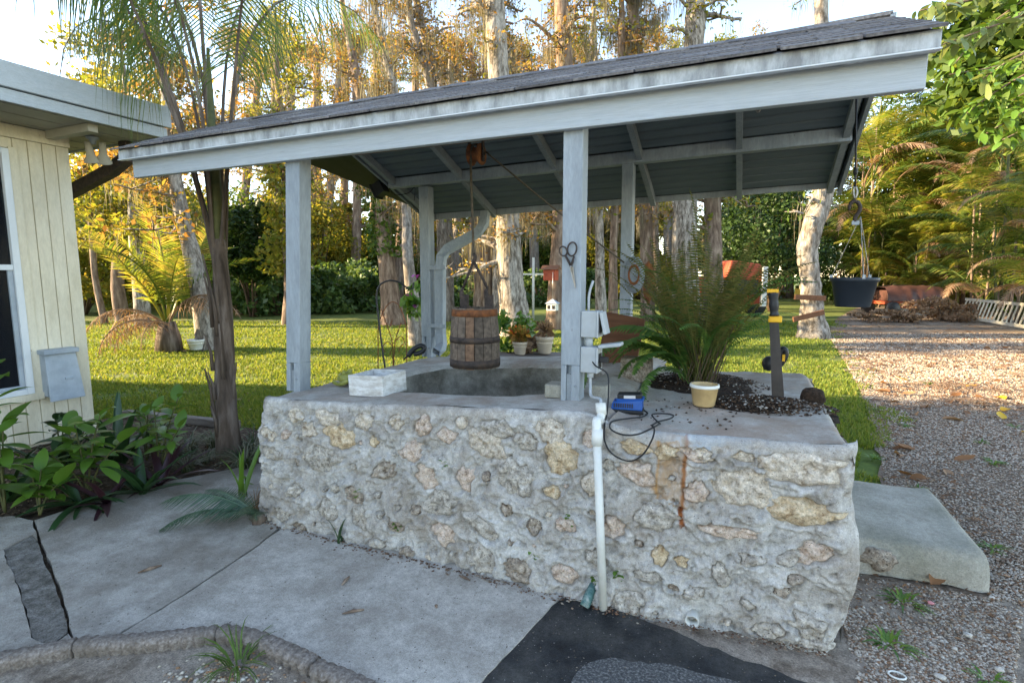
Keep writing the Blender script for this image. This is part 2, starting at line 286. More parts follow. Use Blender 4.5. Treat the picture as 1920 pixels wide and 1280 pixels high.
# ================================================================== THE GROUND
def poly_sheet(name, pts, z, m, parent=None, thick=0):
    n = len(pts); V = [(p[0], p[1], z) for p in pts]; F = [tuple(range(n))]
    ar = sum(pts[i][0]*pts[(i+1) % n][1]-pts[(i+1) % n][0]*pts[i][1] for i in range(n))
    if ar < 0: V.reverse()
    if thick:
        V += [(x, y, z-thick) for x, y, _ in V]; F += [(i, i+n, (i+1) % n+n, (i+1) % n) for i in range(n)]
    return obj(name, V, F, m, parent)
def jag(pts, step=.06, amp=.008, seed=0):            # break straight edges into an uneven line
    out = []; n = len(pts)
    for i in range(n):
        a = np.array(pts[i][:2], float); b = np.array(pts[(i+1) % n][:2], float); L = np.linalg.norm(b-a); k = max(1, int(L/step))
        nr = np.array([-(b-a)[1], (b-a)[0]])/max(L, 1e-6)
        for j in range(k):
            t = j/k; p = a+(b-a)*t
            if j: p = p+nr*amp*2*(float(fbm(np.array(p[0]*9+seed), np.array(p[1]*9), seed, 3))-.5)*1.6
            out.append((p[0], p[1]))
    return out
gr = poly_sheet('lawn', [(-300, -120), (300, -120), (300, 400), (-300, 400)], -.045, lawn_m); tag(gr, kind='structure')
def G(x, y): p = onz(x, y, 0); return (p[0], p[1])
# gravel drive on the right
dr = [(1.0, -14), (16, -14), (16, 20), (14, 33), (5.5, 34), (3.2, 24), (2.05, 17.5), (1.9, 14.9), (1.62, 10.2), (1.3, 6.6), (1.0, 4.6), (.5, 4.4), (.2, 2.6)]  # unseen stretch behind the camera added for bounced light
o = poly_sheet('gravel_drive', jag(dr, .25, .10, 3), -.03, gravel_m); tag(o, kind='structure')
o = poly_sheet('dirt_patch', jag([(-1.2, -2.8), (2.6, -2.8), (2.3, 2.2), (1.7, 3.0), (1.25, 3.35), (.4, 3.3), (.0, 2.7), (-.8, 2.6)], .12, .06, 5), -.024, dirt_m); tag(o, kind='structure')
o = poly_sheet('garden_bed', jag([(-7.0, -2), (-4.6, -2), (-4.62, 1.6), (-4.44, 1.82), (-4.19, 2.42), (-3.75, 3.2), (-3.3, 3.9), (-5.2, 4.0), (-6.6, 3.7)], .12, .05, 8), -.02, mulch_m); tag(o, kind='structure')
# patio: cracked slabs and sealed strip
o = poly_sheet('patio_base', [(-4.9, -.5), (-5.6, 1.2), (-4.6, 1.75), (-4.2, 2.45), (-3.7, 3.2), (-3.0, 3.5), (-2.7, 2.7), (.3, 2.7), (.3, .3)], -.038, mulch_m); tag(o, kind='structure')
pat = tag(bpy.data.objects.new('patio', None), kind='structure'); COL.objects.link(pat)
cr1 = [G(*p) for p in [(62,975),(74,1008),(84,1040),(104,1085),(116,1118),(125,1150),(131,1182),(141,1216)]]
cr2 = [G(*p) for p in [(500,1008),(482,1023),(430,1058),(362,1103),(300,1142),(240,1178),(185,1212)]]
def off(pts, d): return [(p[0]+d[0], p[1]+d[1]) for p in pts]
sl = []
arc = [G(*p) for p in [(141,1216),(185,1212),(300,1200),(410,1190),(470,1200),(540,1228),(600,1256),(680,1290),(760,1330)]]
# slab between the two cracks
sl.append(([*reversed(off(cr2, (-.009, 0))), (-2.74, 2.60), (-2.9, 2.9), (-3.1, 3.55), (-3.75, 3.22), (-4.19, 2.43), *off(cr1, (.006, .004))], conc_m, 0))
# slab beside the wall
sl.append(([*off(cr2, (.009, 0)), *arc[2:], (-1.0, .9), (-.93, 1.5), (-.898, 1.732), (-.796, 2.372), (-.76, 2.62), (-2.66, 2.62)], conc2_m, .001))
patch = [G(*p) for p in [(8,1030),(60,1003),(70,1012),(80,1040),(100,1088),(112,1120),(121,1152),(126,1183),(98,1203),(78,1202),(60,1192),(50,1150),(35,1095),(15,1055)]]
lft = [(-5.2, 1.0), (-4.75, 1.55), (-4.45, 1.80), *off(cr1[:1], (-.004, 0))]
sl.append(([G(62,975), G(70,1010), G(60,1001), G(6,1028), G(12,1056), G(33,1096), G(48,1151), G(58,1194), G(78,1204), G(98,1205), G(90,1225), (-2.75, 1.03), (-4.2, .2), (-5.2, 1.0), (-4.75, 1.55), (-4.45, 1.80)], conc_m, -.001))
sl.append((patch, conc_dk, -.006))
sl.append(([G(128,1186), G(139,1214), G(92,1224), G(101,1206)], conc_m, -.003))
sl.append(([(-4.4, -7), (.9, -7), (.9, .45), (-1.0, .45), (-2.6, .40), (-4.1, .05)], conc2_m, -.003))  # unseen apron behind the camera, added to bounce light onto the wall
for i, (p, m, z) in enumerate(sl): poly_sheet('slab', jag(p, .05, .007, i), z, m, pat, .10)
poly_sheet('sealed_strip', jag([(-.79, 2.372), (-.892, 1.732), (-.925, 1.5), (-1.0, .6), (.4, .6), (.42, 2.0), (.30, 2.26), (.12, 2.30), (-.05, 2.33), (-.2, 2.36), (-.5, 2.42), (-.76, 2.46)], .05, .02, 21), -.004, seal_m, pat)
poly_sheet('worn_strip', jag([G(1062,1290), G(1080,1262), G(1105,1241), G(1135,1234), G(1200,1238), G(1290,1254), G(1360,1270), G(1430,1300), (.1, 1.4), (-.5, 1.4)], .03, .018, 22), .0, chip_m, pat)
bedp = [*[G(*p) for p in [(-60,1262),(60,1232),(141,1218),(300,1205),(410,1194),(470,1206),(540,1236),(600,1266),(680,1300)]], (-1.2, .9), (-2.6, .6)]
o = poly_sheet('pebble_bed', bedp, -.030, dirt_m); tag(o, kind='structure')

# scalloped concrete edging
edge_m = mat('exposed_aggregate_edging', [(.13,.105,.085), (.25,.21,.18), (.40,.36,.33)], 70, 7, .95, .9, 110, cols2=(.15,.125,.10), scale2=7, mix2=.5)
def edger(pxs, label, h=.075):
    c = spline([np.array([*G(*p), 0]) for p in pxs], 14); L = [0]
    for a, b in zip(c, c[1:]): L.append(L[-1]+float(np.linalg.norm(b-a)))
    n = int(L[-1]/.006); V = []; rows = 6
    for i in range(n+1):
        s = L[-1]*i/n; x = np.interp(s, L, [p[0] for p in c]); y = np.interp(s, L, [p[1] for p in c])
        x2 = np.interp(min(s+.01, L[-1]), L, [p[0] for p in c]); y2 = np.interp(min(s+.01, L[-1]), L, [p[1] for p in c])
        x1 = np.interp(max(s-.01, 0), L, [p[0] for p in c]); y1 = np.interp(max(s-.01, 0), L, [p[1] for p in c])
        t = np.array([x2-x1, y2-y1]); t /= np.linalg.norm(t); nn = np.array([t[1], -t[0]])     # towards the bed
        sc = abs(math.sin(PI*s/.048)); j = lambda k: .003*(float(fbm(np.array(s*60), np.array(k*3.3), 4, 2))-.5)*2
        wdt = .026+.015*sc
        prof = [(wdt*.92, -.06), (wdt*.95, h*.45), (wdt+.006, h*.72), (wdt*.75, h*.97), (-wdt*.7, h), (-wdt-.004, h*.75), (-wdt, 0)]
        for k, (a, z) in enumerate(prof): V.append((x+nn[0]*(a+j(k)), y+nn[1]*(a+j(k)), z+j(k+9)-.045))
    m = 7; F = [(i*m+k, i*m+k+1, (i+1)*m+k+1, (i+1)*m+k) for i in range(n) for k in range(m-1)]
    F += [tuple(range(m-1, -1, -1)), tuple(n*m+k for k in range(m))]
    o = obj('edging_block', V, F, edge_m, None, True); tag(o, label, 'edging', 'scalloped concrete edging blocks')
edger([(-90,1262),(-20,1243),(60,1228),(139,1212)], 'leftmost scalloped concrete edging block at the bottom left corner')
edger([(144,1211),(230,1206),(320,1198),(406,1188)], 'long scalloped concrete edging block behind the grass tuft')
edger([(412,1186),(470,1196),(530,1220),(588,1247)], 'scalloped concrete edging block right of the grass tuft behind the pebbles')
edger([(590,1253),(640,1272),(700,1300)], 'rightmost scalloped concrete edging block at the lower edge of the picture')

# ================================================================== THE WELL
XL, XR = -2.93, .45
def ztop(x):
    return np.interp(x, [-2.95,-2.6,-1.6,-.85,-.74,-.64,-.55,-.2,.46], [.795,.81,.87,.925,.925,.905,.873,.870,.905])
def yfront(x, z): return 2.505-.075*np.clip(1-z/.8, 0, 1)*np.clip((.5-x)/1.0, 0.15, 1)
STONES = [(550,763,27,20,0),(608,763,50,27,0),(677,783,35,27,0),(737,769,25,27,0),(860,771,20,20,0),(932,775,54,34,2),(1031,788,50,44,0),(577,807,34,27,0),(502,812,34,22,0),
 (636,818,57,37,1),(791,798,25,34,4),(700,828,17,17,1),(833,820,30,24,4),(772,849,40,34,4),(908,835,77,50,0),(984,829,38,34,2),(1048,860,54,60,1),(1103,827,27,27,4),(601,859,67,40,2),
 (510,849,36,24,2),(722,882,44,27,3),(801,892,44,40,4),(873,897,30,37,4),(912,894,15,17,3),(967,899,60,50,2),(1036,921,27,20,1),(1108,906,27,47,0),(829,943,64,40,2),(671,926,40,27,3),
 (621,953,40,34,2),(681,966,30,44,2),(952,953,20,20,3),(1064,983,34,20,4),(836,994,44,37,4),(907,984,67,27,2),(905,1041,50,47,2),(769,1031,24,20,3),(977,1065,50,40,3),(1064,1068,44,30,4),
 (1004,984,27,27,3),(749,981,30,20,3),(1194,890,57,37,4),(1150,985,36,40,4),(1231,968,70,50,2),(1305,924,37,37,4),(1389,917,92,74,0),(1537,880,128,58,0),(1550,971,108,54,1),
 (1355,996,90,28,4),(1238,1036,24,34,1),(1278,1048,22,20,1),(1580,1051,56,36,4),(1349,1078,22,40,2),(1465,1112,22,19,3),(1177,1125,60,46,2),(1298,857,44,20,4),(1188,838,50,24,1),
 (1248,845,40,26,1),(1318,845,34,22,0),(1453,845,44,27,0),(1561,1190,56,40,2),(1520,1212,60,20,2),(560,915,34,24,2),(540,958,30,26,2),(1440,1182,44,26,2),(575,985,30,20,3),(716,1012,30,20,2),
 (1410,1052,40,20,2),(1215,1075,40,26,2),(1120,1040,34,30,2),(1300,1110,34,22,2),(1480,1050,34,20,2),(1395,860,36,20,0)]
well = thing('stone_well', 'old rubble stone and mortar well with a raised planter end, beneath the shingled roof', 'well', (-1.2, 2.5, 0))
well.location = (0, 0, 0)
sp = []
for i, (x, y, wpx, hpx, c) in enumerate(STONES):
    p = ony(x, y, 2.48); k = depth(p)/F_PX; ang = random.uniform(-.5, .5) if wpx < 90 else 0
    a_ = max(wpx*k/2/.93, .02)*(1.22 if wpx < 70 else 1.06); b_ = hpx*k/2*(1.22 if wpx < 70 else 1.04); x_ = min(p[0], XR-.06-a_); z_ = min(p[2], float(ztop(x_))-.05-b_)
    sp.append((x_, z_, a_, b_, ang, i, c))
n0 = len(sp)
for q in range(900):                                   # small chips in the gaps
    if len(sp) > n0+34: break
    x = random.uniform(XL+.05, XR-.05); z = random.uniform(.02, .78); r = random.uniform(.010, .032)
    if all((x-s[0])**2+(z-s[1])**2 > (max(s[2], s[3])*1.05+r+.012)**2 for s in sp):
        sp.append((x, z, r*random.uniform(1, 1.5), r, random.uniform(-.6, .6), len(sp), random.choice([2, 2, 3, 0, 4, 2])))
def rim(th, s): return 1.0+.46*(fbm(np.cos(th)*2.1+s*7.3, np.sin(th)*2.1+s*3.1, s, 4)-.5)*2
def relief(X, Z):
    wx = X+.08*(fbm(X*5, Z*5, 3)-.5); wz = Z+.08*(fbm(X*5+40, Z*5, 4)-.5)
    n1 = fbm(wx*7+wz*3, wz*8-wx*2, 11, 4)*7            # overlapping trowel smears with broken lips
    st = np.floor(n1)+np.clip((n1-np.floor(n1))*9, 0, 1)
    n2 = fbm(wx*15-wz*6+7, wz*13+wx*5, 13, 3)*6; st2 = np.floor(n2)+np.clip((n2-np.floor(n2))*6, 0, 1)
    d = .0090*(st-3.5)+.0048*(st2-3)*np.clip(fbm(X*3+9, Z*3, 77, 2)*2.2-.5, .15, 1)+.026*(fbm(X*2.6, Z*3, 21, 3)-.5)+.022*(fbm(X*19, Z*19, 31, 4)-.5)*np.clip(.35+1.4*(fbm(X*2, Z*2, 51, 2)-.35), .2, 1.4)
    fr_ = n1-np.floor(n1); d = d-.012*np.exp(-(fr_/.05)**2)*np.clip(fbm(X*6, Z*6, 55, 2)*2.4-.6, 0, 1)      # cracks under the lips
    rp = np.random.default_rng(9)
    for q in range(260):
        cx, cz, rr_ = rp.uniform(XL, XR), rp.uniform(0, .85), rp.uniform(.006, .018); mk = (abs(X-cx) < .05) & (abs(Z-cz) < .05)
        if mk.any(): d[mk] -= .022*np.exp(-(np.hypot((X[mk]-cx)*rp.uniform(.6, 1.2), Z[mk]-cz)/rr_)**2)
    d = d-.016*np.clip(.38-fbm(X*11, Z*14, 61, 3), 0, 1)*7
    for (sx, sz, a, b, ang, sd_, c) in sp:
        dx = X-sx; dz = Z-sz; u = dx*math.cos(ang)+dz*math.sin(ang); v = -dx*math.sin(ang)+dz*math.cos(ang)
        msk = (abs(u) < a*2.2) & (abs(v) < b*2.2)
        if not msk.any(): continue
        uu = u[msk]/a; vv = v[msk]/b; r = np.hypot(uu, vv)/rim(np.arctan2(vv, uu), sd_)
        e = min(a, b); dd = d[msk]
        dd = dd+.006*np.exp(-((r-1.22)/.20)**2)*(.3+1.4*fbm(uu*2, vv*2, sd_, 2))      # mortar lip
        t = np.clip((.98-r)/.22, 0, 1); dd = dd*(1-t)+(-.030)*t         # socket behind the stone
        d[msk] = dd
    return d
def grid_faces(nu, nv): 
    i, j = np.meshgrid(np.arange(nu-1), np.arange(nv-1), indexing='ij'); a = i*nv+j
    return np.stack([a, a+nv, a+nv+1, a+1], -1).reshape(-1, 4)
nu, nv, na = 520, 150, 8
xs = np.linspace(XL, XR, nu); X = np.repeat(xs[:, None], nv+na, 1); zt = ztop(xs)+.022*(fbm(xs*5, xs*0, 71, 3)-.5)
Z = np.zeros_like(X); Y = np.zeros_like(X); rad = .035
tv = np.linspace(-.06, 1, nv); Z[:, :nv] = tv[None]*(zt[:, None]-rad)
Y[:, :nv] = yfront(X[:, :nv], Z[:, :nv])
dsp = relief(X[:, :nv].copy(), Z[:, :nv].copy()); fade = np.clip((zt[:, None]-Z[:, :nv]-.03)/.05, .25, 1)
Y[:, :nv] -= dsp*fade*1.35
low = np.clip((.10-Z[:, :nv])/.1, 0, 1)*np.clip((X[:, :nv]+.3)/.3, 0, 1); Y[:, :nv] += .05*low*(fbm(X[:, :nv]*6, Z[:, :nv]*6, 81, 3))     # undercut foot at the right
aa = np.linspace(0, PI/2, na+1)[1:]
Z[:, nv:] = zt[:, None]-rad+rad*np.sin(aa)[None]; Y[:, nv:] = Y[:, nv-1:nv]+rad*(1-np.cos(aa))[None]
# round the two vertical corners
for side, xe in ((1, XR), (-1, XL)):
    t = np.clip(1-np.abs(X-xe)/.09, 0, 1); Y += .085*(1-np.sqrt(np.clip(1-t*t, 0, 1)))
X += np.where(X > XR-.12, 1, 0)*(X-XR+.12)/.12*np.clip((zt[:, None]-Z)/.15, 0, 1)*(.030*(fbm(Z*4, Z*0+3, 91, 3)-.5)*2+.035*np.exp(-((Z-.36)/.16)**2)-.035*np.clip(.15-Z, 0, .15)/.15)
V = np.stack([X, Y, Z], -1).reshape(-1, 3)
# mortar material gets a rust run below the rusted spot and bluish wash on the planter lip
def stain(m, specs):
    N = m.node_tree; L = N.links.new; p = N.nodes['Principled BSDF']; src = p.inputs['Base Color'].links[0].from_socket
    g = N.nodes.new('ShaderNodeNewGeometry'); sx = N.nodes.new('ShaderNodeSeparateXYZ'); L(g.outputs['Position'], sx.inputs[0])
    nz = N.nodes.new('ShaderNodeTexNoise'); nz.inputs['Scale'].default_value = 14; nz.inputs['Detail'].default_value = 6; L(g.outputs['Position'], nz.inputs['Vector'])
    def mth(op, a, b):
        n = N.nodes.new('ShaderNodeMath'); n.operation = op
        for k, q in enumerate((a, b)):
            if isinstance(q, (int, float)): n.inputs[k].default_value = q
            else: L(q, n.inputs[k])
        return n.outputs[0]
    for (x0, wx, z0, z1, col, amt) in specs:
        d = mth('ABSOLUTE', mth('SUBTRACT', mth('ADD', sx.outputs[0], mth('MULTIPLY', mth('SUBTRACT', nz.outputs['Fac'], .5), wx*3)), x0), 0)
        f = mth('MAXIMUM', mth('SUBTRACT', 1, mth('DIVIDE', d, wx)), 0)
        fz = mth('MULTIPLY', mth('LESS_THAN', sx.outputs[2], mth('ADD', z1, mth('MULTIPLY', mth('SUBTRACT', nz.outputs['Fac'], .5), .12))), mth('GREATER_THAN', sx.outputs[2], mth('ADD', z0, mth('MULTIPLY', mth('SUBTRACT', nz.outputs['Fac'], .5), .2))))
        fac = mth('MINIMUM', mth('MULTIPLY', mth('MULTIPLY', f, fz), mth('MULTIPLY', nz.outputs['Fac'], amt*2)), 1)
        mx = N.nodes.new('ShaderNodeMix'); mx.data_type = 'RGBA'; L(fac, mx.inputs[0]); L(src, mx.inputs[6]); mx.inputs[7].default_value = (*col, 1); src = mx.outputs[2]
    L(src, p.inputs['Base Color'])
xr_ = float(ony(1282, 900, 2.48)[0]); xr2 = float(ony(1232, 900, 2.48)[0])
stain(mortar_m, [(xr_, .016, .45, .88, (.26,.085,.025), 1.3), (xr_-.05, .11, .55, .88, (.36,.22,.10), .7), (xr2, .012, .55, .84, (.42,.24,.09), .8), (-.2, .3, .83, .9, (.42,.50,.58), .5)])
wf = obj('mortar_face', V, grid_faces(nu, nv+na), mortar_m, well, True)
for i, (sx, sz, a, b, ang, sd_, c) in enumerate(sp):
    n, m_ = (34, 12) if i < n0 else (12, 4); V = []; F = []
    y0 = float(yfront(np.array(sx), np.array(sz)))
    for k in range(m_+1):
        q = 1-k/m_
        for j in range(n):
            th = 2*PI*j/n; R_ = float(rim(np.array(th), sd_))*q; u = math.cos(th)*R_*a; v = math.sin(th)*R_*b
            q2_ = q*1.14; u *= 1.14; v *= 1.14
            nz1 = float(fbm(np.array(u*34+sd_), np.array(v*34), sd_, 4)); hgt = .015-.028*q2_**6+.016*(float(fbm(np.array(u*11+sd_*2.3), np.array(v*11+4), sd_+7, 2))-.5)*2*min(1, a/.05)+min(1, a/.05)*(.020*(nz1-.5)*2-.07*max(0, .38-nz1))
            V.append((sx+u*math.cos(ang)-v*math.sin(ang), y0-hgt, sz+u*math.sin(ang)+v*math.cos(ang)))
    F = [(k*n+j, k*n+(j+1) % n, (k+1)*n+(j+1) % n, (k+1)*n+j) for k in range(m_) for j in range(n)]
    obj('stone', V, F, stone_ms[c], well, i < n0)
# sides and back
mb = MB()
for xe, s in ((XL+.0, -1), (XR-.01, 1)):
    yb = 4.62 if s < 0 else 4.40
    ys = np.linspace(2.58, yb, 60); zs = np.linspace(0, 1, 26); Yg, Zg = np.meshgrid(ys, zs, indexing='ij'); Zg = Zg*(float(ztop(xe))-.07)
    Xg = xe+s*.02*(fbm(Yg*7, Zg*7, 44, 4)-.5)*2
    f = grid_faces(60, 26); mb.add(np.stack([Xg, Yg, Zg], -1).reshape(-1, 3), f if s > 0 else f[:, ::-1])
xs2 = np.linspace(XL, XR, 90); zs = np.linspace(0, 1, 20); Xg, Zg = np.meshgrid(xs2, zs, indexing='ij'); Zg = Zg*(ztop(xs2)[:, None]-.05)
yb_ = np.where(xs2 < -.6, 4.62, 4.40)[:, None]; mb.add(np.stack([Xg, yb_+.02*(fbm(Xg*7, Zg*7, 45, 4)-.5), Zg], -1).reshape(-1, 3), grid_faces(90, 20)[:, ::-1])
mb.build('mortar_sides', mortar_m, well, True)
# coping ring round the shaft
hc = np.array([-1.72, 3.47]); ha = np.array([.80, .62])
nphi, nr = 200, 16; V = []
ph = np.linspace(0, 2*PI, nphi, endpoint=False); cs, sn = np.cos(ph), np.sin(ph); ee = 2/3.2
hx = hc[0]+ha[0]*np.sign(cs)*np.abs(cs)**ee; hy = hc[1]+ha[1]*np.sign(sn)*np.abs(sn)**ee
wob = 1+.05*(fbm(cs*2+3, sn*2+3, 5, 3)-.5)*2; hx = hc[0]+(hx-hc[0])*wob; hy = hc[1]+(hy-hc[1])*wob
x0, x1, y0, y1 = XL+.02, -.60, 2.535, 4.62
dx, dy = hx-hc[0], hy-hc[1]
tt = np.minimum(np.where(dx > 0, (x1-hc[0])/np.maximum(dx, 1e-6), (x0-hc[0])/np.minimum(dx, -1e-6)), np.where(dy > 0, (y1-hc[1])/np.maximum(dy, 1e-6), (y0-hc[1])/np.minimum(dy, -1e-6)))
ox, oy = hc[0]+dx*tt, hc[1]+dy*tt
rows = []
for k in range(nr):
    t = k/(nr-1); te = t**1.3 if k else 0
    px, py = hx+(ox-hx)*te, hy+(oy-hy)*te
    z = ztop(px)+.016*(fbm(px*4, py*4, 6, 4)-.5)*2-.03*np.exp(-((t)/.08)**2)-.02*np.exp(-((1-t)/.06)**2)*(py > 2.6)
    rows.append(np.stack([px, py, z], -1))
ring = np.concatenate(rows); F = []
for k in range(nr-1):
    for j in range(nphi): F.append((k*nphi+j, k*nphi+(j+1) % nphi, (k+1)*nphi+(j+1) % nphi, (k+1)*nphi+j))
obj('coping', ring, np.array(F)[:, ::-1], coping_m, well, True)
rows = []; nz_ = 22
for k in range(nz_):
    t = k/(nz_-1); z = rows[0][:, 2]-t*1.6 if k else ring[:nphi, 2]
    s = 1+.06*(fbm(np.cos(ph)*4+4, np.sin(ph)*3+t*14, 7, 4)-.5)*2*min(1, k)+.01*min(1, k)
    rows.append(np.stack([hc[0]+(hx-hc[0])*s, hc[1]+(hy-hc[1])*s, z], -1))
F = [(k*nphi+j, k*nphi+(j+1) % nphi, (k+1)*nphi+(j+1) % nphi, (k+1)*nphi+j) for k in range(nz_-1) for j in range(nphi)]
F = [tuple(f) for f in F]+[tuple((nz_-1)*nphi+j for j in range(nphi))]
obj('shaft', np.concatenate(rows), F, inner_m, well, True)
# planter top
ux = np.linspace(-.60, XR-.012, 70); uy = np.linspace(2.535, 4.40, 90); Xg, Yg = np.meshgrid(ux, uy, indexing='ij')
Zg = ztop(Xg)+.014*(fbm(Xg*4, Yg*4, 8, 4)-.5)*2
for ed, sg in ((XR-.012, -1),): Zg -= .10*np.clip(1-(ed-Xg)/.06, 0, 1)**2.5
Zg -= .08*np.clip(1-(4.40-Yg)/.06, 0, 1)**2.5
tcorner = np.clip((Xg-(XR-.15))/.14, 0, 1)*np.clip((Yg-4.2)/.2, 0, 1); Xg = Xg-.05*tcorner; Yg = Yg-.08*tcorner
obj('planter_top', np.stack([Xg, Yg, Zg], -1).reshape(-1, 3), grid_faces(70, 90), coping_m, well, True)
stain(coping_m, [(-.05, .55, .80, .93, (.36,.22,.14), .3)])

# concrete step block
sb = thing('step_block', 'rounded concrete step block beside the right end of the stone well', 'concrete block')
xs_ = np.linspace(0, 1, 40); prof = [(3.30, 0), (3.295, .05), (3.29, .10), (3.295, .14), (3.305, .168), (3.325, .188), (3.36, .196), (3.6, .199), (3.85, .20), (4.1, .20), (4.24, .196), (4.27, .16), (4.28, 0)]
V = []; m_ = len(prof)
for t in xs_:
    x = .44+t*.76; e = np.clip((t-.93)/.07, 0, 1); rr = 1-math.sqrt(max(0, 1-e*e))
    for k, (y, z) in enumerate(prof):
        yy = 3.75+(y-3.75)*(1-.12*rr); zz = z*(1-.45*rr)
        g = (float(fbm(np.array(x*6), np.array(k*.8), 12, 4))-.5)*.035
        V.append((x+.05*e*(1-k/m_)-.03*rr, yy+g+.10*(x-.6), zz+g*.3-.02))
F = [(i*m_+k, (i+1)*m_+k, (i+1)*m_+k+1, i*m_+k+1) for i in range(39) for k in range(m_-1)]+[tuple(39*m_+k for k in range(m_))]
obj('block', V, F, block_m, sb, True)
p = ony(1645, 1043, 3.29); mb = MB(); mb.blob((p[0], 3.30, .08), (.075, .03, .06), 18, 12, .5, 3); mb.build('stone', stone_ms[3], sb, True)
# ================================================================== WELL ROOF
sh = thing('well_roof', 'grey-blue open timber shelter with shingled gable roof over the stone well', 'shelter')
def bx(name, a, b, m, par, bv=.004, M=None):
    o = MB().box(a, b, M).build(name, m, par)
    if bv: bevel(o, bv)
    return o
def post(xb, xt, yf, zb, zt_, wd, dp, notch=True):
    """square post, notched at its foot round a steel strap"""
    mb = MB(); nz0 = zb+.20 if notch else zb
    def sec(x0, x1, y0, y1, za, zb_):
        V = []
        for z in (za, zb_):
            s = xb+(xt-xb)*(z-zb)/(zt_-zb); V += [(s+x0, y0, z), (s+x1, y0, z), (s+x1, y1, z), (s+x0, y1, z)]
        mb.add(V, [(0,3,2,1),(4,5,6,7),(0,1,5,4),(1,2,6,5),(2,3,7,6),(3,0,4,7)])
    h = wd/2
    sec(-h, h, yf, yf+dp, nz0, zt_)
    if notch: sec(-h, -h*.42, yf, yf+dp, zb, nz0); sec(h*.10, h, yf, yf+dp, zb-.004, nz0); sec(-h*.42, h*.10, yf+.03, yf+dp-.01, zb, nz0)
    o = mb.build('post', paint, sh); bevel(o, .005)
    st = MB().box((xb-h*.40, yf+.012, zb), (xb+h*.08, yf+.028, zb+.15)).build('post_strap', paint_dim, o)
    for k in range(2): MB().lathe([(.001, 0), (.009, 0), (.007, .006), (.001, .007)], (0, 0, 0), 8, Matrix.Translation((xb+h*.55+(xt-xb)*.05, yf, zb+.09+k*1.43))@Matrix.Rotation(PI/2, 4, 'X')).build('bolt', paint_dim, o)
    return o
post(-2.872, -2.768, 2.752, .795, 2.46, .122, .105)
post(-.866, -.866, 2.752, .915, 2.47, .106, .100)
post(-2.864, -2.864, 4.44, .80, 2.425, .105, .10)
post(-.929, -.940, 4.44, .85, 2.482, .092, .10)
bx('front_beam', (-4.325, 2.703, 2.330), (.598, 2.748, 2.475), paint_skylit, sh)
bx('front_fascia', (-4.375, 2.635, 2.456), (.620, 2.699, 2.523), fascia_m, sh, .004)
bx('drip_edge', (-4.378, 2.629, 2.449), (.623, 2.66, 2.4545), white_m, sh, 0)
S1 = (2.945-2.524)/(3.60-2.62)
def slope_box(name, x0, x1, ya, yb, off0, off1, m, sgn=1, skew=(0, 0), par=None, zr=2.945, tilt=0, sl=S1):
    """slab lying in a roof slope; ya/yb distances from the ridge, off = offsets below the roof plane"""
    V = []
    for (y, sk) in ((ya, skew[0]), (yb, skew[1])):
        for (x) in (x0+sk, x1):
            for of in (off0, off1): V.append((x, 3.60-sgn*y, zr-y*sl-of+tilt*(x+1.3)))
    F = [(0,1,3,2),(4,6,7,5),(0,4,5,1),(2,3,7,6),(0,2,6,4),(1,5,7,3)]
    return obj(name, V, F, m, par or sh)
slope_box('front_deck', -4.365, .612, 0, .955, .012, .035, shingle_m, 1)
# shingles, one by one on the front slope
expo, ang1 = .118, math.atan(S1)
tabs = [MB().box((0, 0, 0), (w_, .205, .012)).build('shingle_source', shingle_m).data for w_ in (.288, .294, .282)]
for t_ in tabs: 
    for ob in [ob for ob in bpy.data.objects if ob.data is t_]: bpy.data.objects.remove(ob)
def shingle(x, d, sgn, me, par, lift=0):
    o = link('shingle', me, par)
    yy = 3.60-sgn*d; zz = 2.945-d*S1+lift
    o.location = (x, yy, zz+.003); o.rotation_euler = (sgn*(ang1-.026+random.uniform(-.008, .008)), random.uniform(-.004, .006), random.uniform(-.008, .008)+(0 if sgn > 0 else PI))
    return o
for c in range(9):
    d = 1.0-c*expo; x = -4.40-(.15 if c % 2 else 0)
    while x < .60:
        me = random.choice(tabs)
        if x > .33: o = shingle(x, d, 1, me, sh); o.scale = ((.625-x)/.29, 1, 1)
        elif x > -4.42: shingle(x, d, 1, me, sh)
        elif x+.28 > -4.36: o = shingle(-4.40, d, 1, me, sh); o.scale = ((x+.29+4.40)/.29, 1, 1)
        x += .298
for c in range(23):                                           # ridge caps
    o = obj('ridge_cap', [(0, -.13, -.056), (.23, -.13, -.056), (0, 0, .006), (.23, 0, .006), (0, .13, -.056), (.23, .13, -.056)], [(0,1,3,2),(2,3,5,4)], shingle_m, sh)
    m_ = o.modifiers.new('solid', 'SOLIDIFY'); m_.thickness = .006
    o.location = (-4.36+c*.208, 3.60, 2.968+.004*random.random()); o.rotation_euler = (0, .02, random.uniform(-.02, .02))
SB = .385; TL = .022
slope_box('back_shingle_layer', -3.26, .625, .0, 1.60, -.012, .006, shingle_m, -1, (-1.05, 0), tilt=TL, sl=SB, zr=2.935)
slope_box('back_deck', -3.24, .612, .02, 1.57, .012, .030, dark_m, -1, (-1.0, 0), tilt=TL, sl=SB, zr=2.935)  # deck coloured near-black to stand for shade in the ceiling board gaps
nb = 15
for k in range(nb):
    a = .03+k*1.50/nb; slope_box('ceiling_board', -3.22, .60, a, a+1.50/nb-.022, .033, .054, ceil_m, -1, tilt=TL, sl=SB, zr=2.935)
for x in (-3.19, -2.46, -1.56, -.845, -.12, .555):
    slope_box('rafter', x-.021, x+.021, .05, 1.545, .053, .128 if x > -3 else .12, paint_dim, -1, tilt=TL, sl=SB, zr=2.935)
slope_box('rake_board', .614, .640, .0, 1.585, .0, .125, paint, -1, tilt=TL, sl=SB, zr=2.935)
